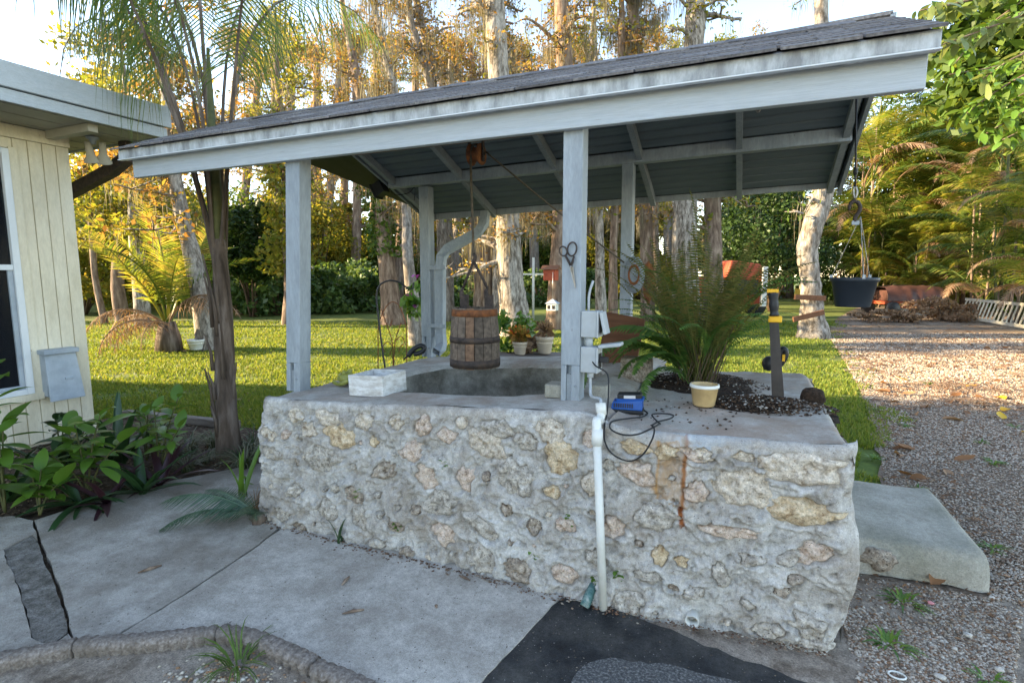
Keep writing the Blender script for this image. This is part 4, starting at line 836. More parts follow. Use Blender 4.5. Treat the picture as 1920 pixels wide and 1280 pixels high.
bx('soffit', (-9, -8, HZ), (-5.32, 3.62, HZ+.02), soffit_m, hs_, 0)
for k in range(9): bx('soffit_batten', (-5.4-k*.30, 0, HZ-.006), (-5.38-k*.30, 3.61, HZ-.0005), soffit_m, hs_, 0)
bx('fascia_lower', (-5.318, -8, HZ-.012), (-5.285, 3.66, HZ+.085), paint_skylit, hs_, .004)
bx('fascia_upper', (-5.30, -8, HZ+.092), (-5.255, 3.69, HZ+.285), paint_skylit, hs_, .006)
bx('rake_fascia', (-13, 3.622, HZ-.012), (-5.322, 3.66, HZ+.21), paint, hs_, 0)
bx('roof_deck', (-13, -8, HZ+.10), (-5.305, 3.655, HZ+.27), shingle_m, hs_, 0)
bx('soffit_beam', (-6.06, 3.02, HZ-.075), (-5.40, 3.10, HZ-.002), soffit_m, hs_, .004)
# window
wn = bpy.data.objects.new('window', None); COL.objects.link(wn); wn.parent = hs_
za, zb_, zm = .50, 2.71, 1.665
for nm, a_, b_ in (('frame', (HX-.045, WY-.055, za), (HX+.028, WY, zb_)), ('frame', (HX-.045, 1.3, za), (HX+.028, WY-.056, za+.05)), ('frame', (HX-.045, 1.3, zb_-.05), (HX+.028, WY-.056, zb_)), ('meeting_rail', (HX-.04, 1.3, zm-.025), (HX+.018, WY-.056, zm+.025)),
                   ('trim', (HX-.04, WY+.002, za-.06), (HX+.016, WY+.07, zb_+.02)), ('sill', (HX-.04, 1.3, za-.065), (HX+.035, WY+.07, za-.002))):
    bx(nm, a_, b_, white_m if nm in ('frame', 'meeting_rail') else siding_m, wn, .004)
bx('sash', (HX-.04, WY-.095, za+.052), (HX+.004, WY-.057, zm-.026), metal_gr, wn, .003)
bx('sash', (HX-.04, 1.3, za+.052), (HX+.004, WY-.096, za+.085), metal_gr, wn, .003)
gm = bpy.data.materials.new('window_glass'); gm.use_nodes = True; pb = gm.node_tree.nodes['Principled BSDF']; pb.inputs['Base Color'].default_value = (.012, .014, .018, 1); pb.inputs['Roughness'].default_value = .12; pb.inputs['Alpha'].default_value = .75; pb.inputs['Specular IOR Level'].default_value = .18
bx('pane', (HX-.018, 1.3, zm+.02), (HX-.014, WY-.05, zb_-.04), gm, wn, 0); bx('pane', (HX-.020, 1.3, za+.04), (HX-.016, WY-.06, zm-.02), gm, wn, 0)
bl_m = mat('blind_slat', [(.035,.024,.017), (.06,.045,.033)], 5, 4, .6)
bx('dark_room_sheet', (HX-.0495, 1.3, za), (HX-.044, WY-.05, zb_), mat('dim_room', [(.008,.008,.01), (.015,.014,.014)], 3, 3, .8), wn, 0)  # near-black sheet close behind the glass stands in for the unlit room
for k in range(34): bx('blind_slat', (HX-.042, 1.3, za+.5+k*.048), (HX-.026, WY-.06, za+.5+k*.048+.026), bl_m, wn, 0)
# flood light and eave downspout
fl = thing('flood_light', 'twin grey flood lamp fixed under the house eave', 'flood light')
p = onz(200, 262, HZ)*np.array([1, 1, 1]); p = p-np.array([-.02, .14, 0]) 
MB().lathe([(.001, 0), (.055, 0), (.055, -.02), (.030, -.03), (.026, -.07), (.001, -.07)], (p[0], p[1], HZ-.006), 16).build('base', metal_gr, fl, True)
for (dx, dy, tl_) in ((-.02, -.03, .15), (.06, .05, .5)):
    M = Matrix.Translation((p[0]+dx, p[1]+dy, HZ-.10))@Matrix.Rotation(tl_, 4, 'Y')@Matrix.Rotation(.25, 4, 'X')
    hd = MB().lathe([(.001, .05), (.026, .045), (.030, 0), (.036, -.08), (.070, -.135), (.072, -.15), (.066, -.152), (.001, -.12)], (0, 0, 0), 20, M).build('lamp_head', soffit_m, fl, True)
ds = thing('eave_downspout', 'dark grey slanting downspout below the far corner of the house eave', 'downspout')
a_ = ony(118, 368, 3.60); b_ = ony(212, 318, 3.60); c_ = ony(238, 296, 3.60)
rect_pipe('pipe', [(a_[0]-.3, 3.6, a_[2]-.15), tuple(a_), tuple(b_), tuple(c_), (c_[0]+.01, 3.6, HZ)], .115, .09, MATS['dark_iron'], ds)
# utility box
ub = thing('utility_box', 'grey metal utility box with flared cover on the cream house wall', 'utility box')
y0_, y1_, zt_, zb_ = 2.835, 3.13, .905, .43
p1, p2 = onx(92, 663, HX+.05), onx(156, 656, HX+.05)
bx('case', (HX+.002, 2.80, .455), (HX+.095, 3.06, .86), metal_gr, ub, .004)
bx('hood', (HX+.002, 2.785, .855), (HX+.135, 3.075, .90), metal_gr, ub, .006)
V = [(HX+.10, 2.80, .85), (HX+.10, 3.06, .85), (HX+.165, 3.075, .415), (HX+.165, 2.785, .415)]; V += [(x-.02, y, z) for x, y, z in V]
o = obj('cover', V, [(0,3,2,1),(4,5,6,7),(0,1,5,4),(1,2,6,5),(2,3,7,6),(3,0,4,7)], metal_gr, ub); bevel(o, .005)
bx('latch', (HX+.131, 2.93, .60), (HX+.145, 3.0, .625), metal_gr, ub, .004)
nst = MB().blob((HX+.02, 3.02, .10), (.03, .05, .045), 14, 10, .5, 2).build('mud_nest', mulch_m, None, True); tag(nst, 'brown mud nest low on the house wall corner', 'nest')
# ================================================================== PLANTS NEAR THE WELL
def frond_mesh(name, L, n, lw, wid, a0, a1, m, spread=1.05, pw=1.2, droop=.5, curl=.35, rach=.006, prof=None, seg=2, fwd=.55, seed=0, gap=.1, jit=.12, rmat=None):
    """one pinnate frond along +X: a0/a1 start and end pitch of the rachis, leaflets of length lw, width wid"""
    r = np.random.default_rng(seed); S = 24; ang = a0+(a1-a0)*(np.linspace(0, 1, S+1)**pw); st = L/S
    xs = np.concatenate([[0], np.cumsum(np.cos(ang[:-1])*st)]); zs = np.concatenate([[0], np.cumsum(np.sin(ang[:-1])*st)]); sw_ = .04*L*np.sin(np.linspace(0, 2, S+1))*r.uniform(-1, 1)
    mb = MB(); rr = np.interp(np.linspace(0, 1, S+1), [0, 1], [rach, rach*.25]); mb.tube([(xs[i], sw_[i], zs[i]) for i in range(0, S+1, 2)], rr[::2], 4, False)
    nt_ = len(mb.F)
    prof = prof or (lambda t: math.sin(PI*min(1, .12+t*.93))**.6)
    for k in range(n):
        t = gap+(1-gap)*(k+.5)/n; i = t*S; j = min(int(i), S-1); f = i-j
        P = np.array([xs[j]+(xs[j+1]-xs[j])*f, sw_[j]+(sw_[j+1]-sw_[j])*f, zs[j]+(zs[j+1]-zs[j])*f]); a = ang[j]
        T = np.array([math.cos(a), 0, math.sin(a)]); N = np.array([-math.sin(a), 0, math.cos(a)])
        for sd_ in (-1, 1):
            ll = lw*prof(t)*r.uniform(1-jit, 1+jit)
            if ll < .01: continue
            fw = fwd*(.6+.8*t)+r.uniform(-jit, jit); d = np.array([0, sd_, 0])*math.cos(fw)*spread+T*math.sin(fw)+N*curl*r.uniform(.6, 1.3); d /= np.linalg.norm(d)
            W = T*wid*.5*(1 if seg else 1); p = P.copy(); V = []; q = seg
            for s in range(q+1):
                ws = (1.0, .95, .75, .5)[s] if s < q else .06
                V += [p-W*ws, p+W*ws]
                d2 = d+np.array([0, 0, -droop*(s+1)/q]); d2 /= np.linalg.norm(d2); p = p+d2*ll/q
            mb.add(V, [(2*s, 2*s+1, 2*s+3, 2*s+2) for s in range(q)])
    o = mb.build(name, m); me = o.data; bpy.data.objects.remove(o)
    if rmat: me.materials.append(rmat); me.polygons.foreach_set('material_index', [1]*nt_+[0]*(len(me.polygons)-nt_))
    return me
def place(name, me, par, loc, rz, pitch=0, roll=0, s=1):
    o = link(name, me, par, loc); o.rotation_euler = (Matrix.Rotation(rz, 3, 'Z')@Matrix.Rotation(-pitch, 3, 'Y')@Matrix.Rotation(roll, 3, 'X')).to_euler(); o.scale = (s, s, s); return o
def leaf_mesh(L, wd, m, fold=.25, bend=.5, shape=None, nseg=6, seed=0):
    V = []; sh_ = shape or (lambda t: math.sin(PI*t**.85)**.8); p = np.zeros(3)
    for i in range(nseg+1):
        t = i/nseg; a = -bend*t*t*1.2; hw = wd/2*max(sh_(t), .02)
        V += [(p[0], -hw, p[2]+fold*hw), (p[0], 0, p[2]), (p[0], hw, p[2]+fold*hw)]
        p = p+np.array([math.cos(a), 0, math.sin(a)])*L/nseg
    F = []
    for i in range(nseg): F += [(3*i, 3*i+1, 3*i+4, 3*i+3), (3*i+1, 3*i+2, 3*i+5, 3*i+4)]
    o = obj('leaf', V, F, m, None, True); me = o.data; bpy.data.objects.remove(o); return me

# --- big fern on the planter
fern = thing('sword_fern', 'large bushy sword fern growing from the planter end of the well', 'fern', (-.27, 3.62, .90))
pin = lambda t: min(1, max(0, (t-.28)*6))*(1-t)**.4*1.15
fmA = [frond_mesh('fern_frond', 1.0, 42, .058, .0115, 1.48, 1.0, L_fernd, droop=.3, curl=.25, rach=.0042, seg=1, fwd=.12, seed=s, gap=.30, prof=pin) for s in (1, 2, 3)]
fmB = [frond_mesh('fern_frond', .80, 30, .135, .022, 1.15, -1.25, L_fern, droop=.35, curl=.05, rach=.005, seg=2, fwd=.2, seed=s, gap=.22, prof=lambda t: min(1, max(.1, (t-.15)*5))*(1-t)**.45*1.15) for s in (4, 5)]
fmC = [frond_mesh('fern_frond', 1.0, 40, .055, .0115, 1.40, .15, L_fernd, pw=2, droop=.4, curl=.2, rach=.004, seg=1, fwd=.15, seed=s, gap=.30, prof=pin) for s in (6, 7, 8)]
fmD = [frond_mesh('fern_frond', .9, 36, .07, .014, 1.35, -.3, L_fern, pw=1.8, droop=.4, curl=.15, rach=.004, seg=1, fwd=.15, seed=s, gap=.28, prof=pin) for s in (9, 10)]
rf = random.Random(5)
for k in range(58):
    a = rf.uniform(0, 2*PI); q = rf.uniform(0, .11); place('frond', rf.choice(fmC+fmD[:1]), fern, (q*math.cos(a), q*math.sin(a), 0), a+rf.uniform(-.4, .4), rf.uniform(-.16, .14), rf.uniform(-.28, .28), rf.uniform(.65, 1.15))
for k in range(34):
    a = rf.uniform(0, 2*PI); q = rf.uniform(0, .10); place('frond', rf.choice(fmA), fern, (q*math.cos(a), q*math.sin(a), 0), a, rf.uniform(-.30, .05), rf.uniform(-.3, .3), rf.uniform(.7, 1.12))
for k in range(4): place('frond', rf.choice(fmC), fern, (.05, rf.uniform(-.05, .05), 0), rf.uniform(-.5, .5), rf.uniform(-.1, .05), rf.uniform(-.2, .2), rf.uniform(.85, 1.05))
place('frond', fmA[0], fern, (-.03, 0, 0), 2.6, .12, .15, 1.33); place('frond', fmA[1], fern, (-.02, .03, 0), 2.2, -.02, .2, 1.15); place('frond', fmA[2], fern, (-.04, 0, 0), 2.9, -.22, .3, 1.15)
for (rz, pt_, s) in ((4.05, .10, .80), (3.75, .0, .80), (3.4, .10, .88), (3.0, .05, .85), (3.9, .28, .95), (3.55, .25, .9)): place('frond', rf.choice(fmB), fern, (-.05, -.05, 0), rz, pt_, .15, s)
for k in range(20): place('frond', rf.choice(fmD), fern, (0, 0, 0), rf.uniform(0, 6.28), rf.uniform(-.25, .15), rf.uniform(-.3, .3), rf.uniform(.6, .95))
fmE = [frond_mesh('fern_frond', .95, 34, .15, .022, 1.15, -1.5, L_fern, pw=1.1, droop=.45, curl=.05, rach=.005, seg=2, fwd=.2, seed=s, gap=.18, prof=lambda t: min(1, max(.1, (t-.1)*4))*(1-t)**.5*1.15) for s in (14, 15)]
for (dx, dy, dz, rz, pt_, rl_, s) in ((-.10, -.12, .05, 3.78, .0, .25, .95), (-.10, -.06, .05, 3.40, -.05, .1, .95), (-.08, -.02, .08, 3.1, .10, -.1, 1.0), (-.05, -.12, .02, 4.15, -.15, .3, .62)): place('frond', rf.choice(fmE), fern, (dx, dy, dz), rz, pt_, rl_, s)
sm = MB()
for k in range(70):
    a = rf.uniform(0, 2*PI); q = rf.uniform(0, .13); tt_ = rf.uniform(.12, .5); aa_ = rf.uniform(0, 2*PI) if k > 20 else rf.uniform(-.4, .3)
    sm.tube([(q*math.cos(a), q*math.sin(a), -.02), (q*math.cos(a)+tt_*.35*math.cos(aa_), q*math.sin(a)+tt_*.35*math.sin(aa_), tt_)], .0028, 3, False)
sm.build('stems', stemb_m, fern)

# --- palm beside the well
pb_ = np.array([-4.25, 3.30, 0])
qp = thing('queen_palm', 'slender palm with fibrous trunk and drooping fronds between house and well', 'palm', tuple(pb_))
def pz(x, y): p = ond(x, y, depth(pb_+np.array([0, 0, 1.]))); return p-pb_
tr = [pz(428, 850), pz(424, 760), pz(421, 680), pz(419, 600), pz(415, 520), pz(410, 450)]; tr[0][2] = -.05
sc_k = depth(pb_)/F_PX
MB().tube(spline(tr, 6), np.interp(np.linspace(0, 1, 31), [0, .2, .5, .8, 1], np.array([24, 18, 16, 14, 11])*sc_k), 18, True, .10, 4).build('trunk', palm_bark, qp, True)
for k in range(11):                                           # old leaf bases clasping the trunk
    zz = rf.uniform(.05, .9); base = spline(tr, 6)[int(zz*26)]; a = rf.uniform(-2.6, .3); r = (20-5*zz)*sc_k
    e = base+np.array([math.cos(a)*r*1.05, math.sin(a)*r*1.05, 0]); hgt = rf.uniform(.25, .6)
    MB().tube([e, e+np.array([math.cos(a)*.006, math.sin(a)*.006, hgt*.5]), e+np.array([math.cos(a)*.045, math.sin(a)*.045, hgt])], [.020, .014, .006], 5).build('leaf_base', palm_bark, qp, True)
pets = [(410,450,380,300,-.9), (408,452,362,330,-.6), (418,450,421,300,0), (420,448,452,290,.8), (424,455,444,320,.5), (414,440,405,280,-.2)]
crown = tr[-1]
pal_f = [frond_mesh('palm_frond', 4.9, 62, .95, .017, 1.46, a1, L_palm, pw=2.6, spread=.42, droop=4.0, curl=.2, rach=.022, seg=3, fwd=.35, seed=s, gap=.42, jit=.25, rmat=palm_bark) for s, a1 in ((1, -1.35), (2, -1.2), (3, -1.5))]
for (rz, pt_, s) in ((2.75, .0, 1.0), (3.4, .08, .95), (4.1, .05, .9), (2.1, .08, .95), (1.4, .05, 1.0), (5.1, .10, .92), (3.05, -.10, .85), (-.6, .12, .85), (2.4, .12, 1.05), (4.6, .15, 1.0), (3.7, .16, 1.05)):
    o = place('frond', rf.choice(pal_f), qp, crown+np.array([math.cos(rz)*.05, math.sin(rz)*.05, -.15]), rz, pt_-.06, rf.uniform(-.2, .2), s*.92)
MB().tube([crown-np.array([0, 0, .3]), crown+np.array([0, 0, .5]), crown+np.array([.02, 0, 1.6])], [.055, .05, .012], 8).build('spear_leaf', stem_m, qp, True)

# --- cycad at the foot of the wall
cy = thing('cycad', 'low cycad with stiff grey-green fronds at the left foot of the well wall', 'cycad', (-2.86, 2.40, .0))
cyA = [frond_mesh('cycad_frond', .72, 46, .17, .012, .75, -.55, L_cycad, spread=.9, droop=.55, curl=.15, rach=.006, seg=1, fwd=.55, seed=s, gap=.16) for s in (1, 2)]
for (rz, pt_, s, rl) in ((3.45, -.1, 1.05, -.1), (3.80, -.28, .95, .2), (3.15, .05, .75, -.3), (-1.05, .30, .52, .1), (-.75, .15, .45, .2), (-1.9, .1, .40, .2)): place('frond', rf.choice(cyA), cy, (.02, .0, .03), rz, pt_, rl, s)
MB().blob((0, 0, .02), (.05, .05, .05), 12, 8, .4, 3).build('stem_base', palm_bark, cy, True)
strap = lambda t: max(.05, (1-t)**.45)*min(1, .6+t*2)
def spiky(name, label, loc, n, L, wd, m, lo=.5, hi=1.35, bend=.5, seed=0, cat='plant', group=None, sq=(1, 1)):
    t = thing(name, label, cat, loc, group=group); r = random.Random(seed); ms = [leaf_mesh(L*k, wd, m, .5, bend*b, strap, 6) for k, b in ((1, 1), (.8, .7), (1.1, 1.3))]
    for k in range(n): place('leaf', r.choice(ms), t, (r.uniform(-.02, .02), r.uniform(-.02, .02), 0), r.uniform(0, 2*PI), r.uniform(lo, hi), 0, r.uniform(.7, 1.1))
    return t
wall_t = spiky('strap_leaf_plant', 'tall single strap-leaved sprout rising beside the cycad at the wall corner', tuple(onz(455, 945)), 4, .58, .045, L_lush, 1.0, 1.5, .5, 3)
spiky('bromeliad', 'small dark-leaved sprout at the foot of the well wall below the stones', (-2.17, 2.39, 0), 5, .19, .022, L_deep, .8, 1.4, .3, 5)
# --- bed by the house
ovate = lambda t: math.sin(PI*t**.8)**.75
def leafy(label, base, stems, L, wd, m, seed, name='leafy_shrub', cat='plant'):
    if L > .12: stems = [(a*1.5, b*1.5, c*1.65, int(n*1.15)) for a, b, c, n in stems]; L *= 1.45; wd *= 1.45
    r = random.Random(seed); t = thing(name, label, cat, tuple(base)); ms = [leaf_mesh(L*k, wd*k, m, .18, b, ovate, 6) for k, b in ((1, .6), (.85, .9), (1.1, .4), (.7, .5))]
    for (dx, dy, h, nl) in stems:
        P = spline([(0, 0, 0), (dx*.4, dy*.4, h*.55), (dx, dy, h)], 8); MB().tube(P, np.linspace(.009, .004, len(P)), 5).build('stem', stem_m, t, True)
        for k in range(nl):
            q = 1-.62*(k/max(nl, 1))**1.1; i = min(int(q*(len(P)-1)), len(P)-1); rz = k*2.4+r.uniform(-.4, .4)
            place('leaf', r.choice(ms), t, P[i], rz, r.uniform(-.35, .55) if k > 2 else r.uniform(.2, .9), r.uniform(-.3, .3), r.uniform(.75, 1.12))
    return t
leafy('tall leafy shrub with pale green leaves at the left edge in front of the window', onz(10, 960), [(.10, -.02, .62, 7), (-.12, .0, .50, 9), (-.05, .05, .36, 9), (-.22, -.04, .56, 7), (.02, -.06, .26, 8)], .19, .075, L_lush, 1)
leafy('bright green broad-leaved shrub in the middle of the bed by the house', onz(165, 930), [(.05, -.05, .34, 10), (-.12, 0, .30, 9), (.16, .0, .38, 10), (-.02, -.12, .22, 8), (.22, .04, .26, 8)], .17, .072, L_lush, 2)
leafy('low broad-leaved shrub between the dark spiky plants and the palm', onz(300, 895), [(.0, 0, .34, 9), (.16, .02, .26, 9), (-.14, .03, .30, 9), (.05, .10, .38, 9)], .13, .055, L_lush, 3)
leafy('small leafy seedling growing against the palm trunk', onz(440, 850), [(.0, 0, .24, 7), (-.10, -.04, .18, 6)], .10, .05, L_lush, 4)
leafy('low bright seedling on the patio beside the well corner', onz(462, 930), [(.0, 0, .14, 5)], .06, .03, L_lush, 6)
spiky('spear_leaf_plant', 'dark green spear-leaved plant against the house corner', onz(225, 880), 18, .62, .085, L_deep, .5, 1.45, .3, 11)
spiky('spear_leaf_plant', 'dark green spear-leaved plant behind the tall shrub at the left', onz(110, 900), 17, .58, .08, L_deep, .4, 1.3, .4, 12)
spiky('spear_leaf_plant', 'dark spear-leaved plant low at the front of the bed', onz(270, 925), 13, .46, .07, L_deep, .2, 1.1, .5, 13)
spiky('purple_leaf_plant', 'purple-leaved plant sprawling over the bed edge', onz(300, 910), 11, .52, .065, L_purple, .1, 1.2, .3, 14)
spiky('purple_leaf_plant', 'purple-leaved plant half hidden beneath the bright shrub', onz(200, 945), 10, .44, .065, L_purple, .0, .9, .4, 15)
leafy('dark leafy shrub at the back of the bed under the utility box', onz(120, 895), [(.05, 0, .30, 9), (-.12, .05, .26, 9), (.14, .05, .24, 8)], .15, .062, L_deep, 21)
leafy('low leafy plant at the front corner of the bed by the patio', onz(75, 965), [(.05, 0, .20, 9), (-.10, .03, .16, 8), (.12, .02, .14, 8)], .15, .062, L_lush, 22)
leafy('leafy shrub right of the spear-leaved plants near the timber', onz(275, 862), [(.05, 0, .26, 9), (-.12, .05, .22, 8), (.12, .05, .20, 8)], .14, .058, L_shrub, 23)
spiky('spear_leaf_plant', 'green spear-leaved plant under the bright shrub', onz(150, 945), 12, .44, .07, L_deep, .1, 1.0, .5, 16)
spiky('spear_leaf_plant', 'spear-leaved plant at the far left of the bed', onz(20, 940), 12, .50, .07, L_deep, .2, 1.3, .5, 17)
def tuft(loc, n, L, wd, m, seed, spread=.6):
    r = np.random.default_rng(seed); V = []; F = []
    for k in range(n):
        a = r.uniform(0, 6.28); q = r.uniform(0, .05); p = np.array([q*math.cos(a), q*math.sin(a), 0]); d = np.array([math.cos(a)*spread*r.uniform(.3, 1.2), math.sin(a)*spread*r.uniform(.3, 1.2), 1]); d /= np.linalg.norm(d); l = L*r.uniform(.6, 1.15); w_ = np.array([-math.sin(a), math.cos(a), 0])*wd/2; b = len(V)
        for s in range(5):
            ws = (1, 1, .8, .5, .08)[s]; V += [p-w_*ws, p+w_*ws]; p = p+d*l/4; d = d+np.array([math.cos(a)*.25, math.sin(a)*.25, -.42]); d /= np.linalg.norm(d)
        F += [(b+2*s, b+2*s+1, b+2*s+3, b+2*s+2) for s in range(4)]
    return V, F
lir = [obj('blades', *tuft(None, 85, .32, .009, L_lir, s), L_lir) for s in (1, 2, 3)]
lir_me = [o.data for o in lir]; [bpy.data.objects.remove(o) for o in lir]
LP = [(245, 845, 'right of the house corner'), (285, 850, 'behind the low broad-leaved shrub'), (325, 862, 'right of the purple plant'), (355, 850, 'left of the palm trunk'), (385, 868, 'in front of the palm foot'), (445, 862, 'right of the palm foot'), (400, 838, 'touching the palm trunk'), (475, 850, 'by the left corner of the well'), (222, 828, 'at the foot of the house corner'), (350, 885, 'at the bed edge before the palm'), (310, 820, 'beside the old timber'), (460, 880, 'on the patio edge by the well')]
for i, (x, y, wh) in enumerate(LP):
    o = link('liriope_tuft', lir_me[i % 3], None, onz(x, y, -.02)); o.rotation_euler = (0, 0, i*1.3); o.scale = [.75+.12*(i % 4)]*3; tag(o, 'striped grassy liriope tuft '+wh, 'grass tuft', 'liriope tufts in the bed')
gt = obj('grass_tuft', *tuft(None, 34, .24, .008, grass_m, 9, .9), rnd_mat('tuft_blade', [(.05,.10,.02), (.10,.17,.03), (.14,.20,.05)], .5, .25), None, False, (*onz(445, 1235)[:2], -.045)); tag(gt, 'green grass tuft sprouting behind the pebbles at the edging', 'grass tuft')
# dead grass at the wall corner, small weeds on the wall
dg = obj('dry_grass', *tuft(None, 80, .22, .005, L_dead, 19, .8), L_dead, None, False, tuple(onz(480, 955))); tag(dg, 'dry brown grass clump behind the cycad', 'dry grass')
wl = ['below the left end of the well coping', 'beside the white pipe foot', 'low on the wall under the box', 'on the wall left of the pipe', 'high on the wall under the bucket', 'low in the middle of the wall', 'right of the white pipe near the ground']
WS = [(833, 872), (1115, 1088), (745, 985), (1068, 975), (671, 925), (1000, 1040), (1160, 1080)]
wm = leaf_mesh(.028, .020, L_lush, .2, .4, ovate, 4)
for (x, y), wh in zip(WS, ['in the middle of the upper wall', 'left of the white pipe above the hose', 'low on the wall under the white box', 'on the wall left of the white pipe', 'in a gap near the left end of the wall', 'low in the middle of the wall', 'right of the white pipe near the ground']):
    p = ony(x, y, 2.44); t = thing('wall_weed', 'tiny green weed rooted '+wh, 'weed', (p[0], 2.462, p[2]), group='weeds on the well wall')
    for k in range(9 if x in (1115, 1160) else 7): place('leaf', wm, t, (rf.uniform(-.022, .022), -.012-rf.uniform(0, .012), rf.uniform(-.025, .03)), rf.uniform(-2.8, -.3), rf.uniform(-.5, .6), 0, rf.uniform(.6, 1.1))
# landscape timber
tm = bx('landscape_timber', (-.0, -.05, -.04), (1.6, .05, .04), timber_m, None, .01); a_ = onz(235, 778); b_ = onz(402, 795); tm.location = tuple(a_+np.array([0, 0, .02])); tm.rotation_euler = (0, 0, math.atan2(b_[1]-a_[1], b_[0]-a_[0])); tag(tm, 'old grey landscape timber lying at the lawn edge behind the bed', 'timber')
# ================================================================== TREES
def leaf_cards(P, size, seed, flat=0, elong=1.9, drp=0):
    """one folded rhombus per point"""
    r = np.random.default_rng(seed); n = len(P); d = r.normal(size=(n, 3)); d[:, 2] = d[:, 2]*(1-flat)-drp; d /= np.linalg.norm(d, axis=1)[:, None]
    e = r.normal(size=(n, 3)); e -= d*(e*d).sum(1)[:, None]; e /= np.linalg.norm(e, axis=1)[:, None]
    s = (size*r.uniform(.55, 1.35, n))[:, None]; P = np.asarray(P)
    V = np.stack([P-d*s*elong/2, P+e*s/2, P+d*s*elong/2, P-e*s/2], 1).reshape(-1, 3)
    return V, np.arange(4*n).reshape(-1, 4)
def ball_pts(c, R, n, seed, shell=.5):
    r = np.random.default_rng(seed); d = r.normal(size=(n, 3)); d /= np.linalg.norm(d, axis=1)[:, None]
    return np.array(c)+d*np.array(R)*(shell+(1-shell)*r.random(n)[:, None]**.7)
def moss_strands(P, lens, seed, wd=.012):
    r = np.random.default_rng(seed); V = []; F = []; n = len(P)
    P = np.asarray(P); l = np.asarray(lens)[:, None]*r.uniform(.5, 1.2, (n, 1)); off = r.normal(size=(n, 3))*.03; off[:, 2] = 0
    a = r.uniform(0, 6.28, n); w_ = np.stack([np.cos(a), np.sin(a), 0*a], -1)*wd*r.uniform(.5, 1.4, (n, 1)); dn_ = np.array([0, 0, -1.])
    V = np.stack([P-w_, P+w_, P+w_*.9+dn_*l*.5+off, P-w_*.9+dn_*l*.5+off, P+dn_*l+off*.5+w_*.1, P+dn_*l+off*.5-w_*.1], 1).reshape(-1, 3)
    i = np.arange(n)[:, None]*6; return V, np.concatenate([i+np.array([[0, 1, 2, 3]]), i+np.array([[3, 2, 4, 5]])])
def tree(name, label, pxs, bark, top=9, crown=None, branches=10, moss=0, bl=(1.0, 2.4), seed=0, group='trees around the lawn', vine=None, br_lo=.45, dist=None, jit=.09, flare=1.25):
    """pxs: (x, y, width) measured up the trunk; the first one is where it meets the ground"""
    r = random.Random(seed); rn = np.random.default_rng(seed); b = onz(pxs[0][0], pxs[0][1]) if dist is None else grd(pxs[0][0], dist); D = depth(b)
    t = thing(name, label, 'tree', tuple(b), group=group); pts = [np.zeros(3)]; rad = [pxs[0][2]*D/F_PX/2]
    for (x, y, wd) in pxs[1:]: p = ond(x, y, D)-b; pts.append(p+rn.normal(size=3)*np.array([0, .05, 0])); rad.append(wd*D/F_PX/2)
    dl = pts[-1]-pts[-2]; dl = dl/np.linalg.norm(dl); k = max(top-pts[-1][2], 2.6); pts.append(pts[-1]+np.array([dl[0]*k*.5, rn.uniform(-.3, .3), k])); rad.append(rad[-1]*.10)
    pts[0][2] = -.15; rad[0] *= 1.0
    P = spline(pts, 7); Rr = np.interp(np.linspace(0, len(rad)-1, len(P)), np.arange(len(rad)), rad)
    MB().tube(P, Rr, 14, True, jit, seed+2).build('trunk', bark, t, True)
    ends = []; bm_ = MB(); branches = int(branches*1.4)
    for k in range(branches):
        q = br_lo+(1-br_lo)*(k+r.random())/max(branches, 1); i = min(int(q*(len(P)-1)), len(P)-2); a = r.uniform(0, 2*PI); l = r.uniform(*bl)*(1.15-.5*q); up = r.uniform(-.05, .6)
        d = np.array([math.cos(a), math.sin(a), up]); p = P[i]; B = [p]
        for s in range(4): d = d+rn.normal(size=3)*.22+np.array([0, 0, -.05*s]); p = p+d/np.linalg.norm(d)*l/4; B.append(p)
        r0 = max(.012, Rr[i]*r.uniform(.22, .4)); bm_.tube(spline(B, 3), np.linspace(r0, .008, 13), 6)
        ends += B[1:]
        for s in range(5):
            j = r.randint(1, 4); d2 = rn.normal(size=3); d2[2] = abs(d2[2])*.4; d2 /= np.linalg.norm(d2); e = B[j]+d2*l*r.uniform(.2, .45); bm_.tube([B[j], (B[j]+e)/2+rn.normal(size=3)*.05, e], [r0*.4, r0*.3, .005], 4); ends.append(e)
    if bm_.n: tag(bm_.build('branches', bark, t, True), kind='stuff')
    if crown:
        m, n, size, R = crown[:4]; flat = crown[4] if len(crown) > 4 else 0; pp_ = []
        for e in ends: pp_.append(ball_pts(e, (R, R, R*.7), max(1, n//max(len(ends), 1)), rn.integers(1e6), .1))
        V, F = leaf_cards(np.concatenate(pp_), size, seed, flat); tag(obj('crown', V, F, m, t), kind='stuff')
    if moss and ends:
        moss = int(moss*1.7); cl = rn.choice(len(ends), max(3, len(ends)//2), False); idx = cl[rn.integers(0, len(cl), moss)]; st = np.array(ends)[idx]+rn.normal(size=(moss, 3))*np.array([.09, .09, .10]); grp = rn.uniform(.3, 1.3, len(ends))[idx]
        V, F = moss_strands(st, grp*.8, seed, .006); tag(obj('moss', V, F, L_moss, t), kind='stuff')
    if vine:
        m, n, z0_, z1_, R, size = vine; zz = rn.uniform(z0_, z1_, n); c = np.array([np.interp(zz, [p[2] for p in P], [p[q] for p in P]) for q in range(3)]).T; ang = rn.uniform(0, 6.28, n); rr = R*rn.uniform(.3, 1, n)*(.5+fbm(zz*1.7, ang*.8, seed, 2))
        c[:, 0] += rr*np.cos(ang); c[:, 1] += rr*np.sin(ang); c[:, 2] = zz; V, F = leaf_cards(c, size, seed+1, 0, 1.5, .4); tag(obj('vine', V, F, m, t), kind='stuff')
    return t
cyp = dict(br_lo=.30)
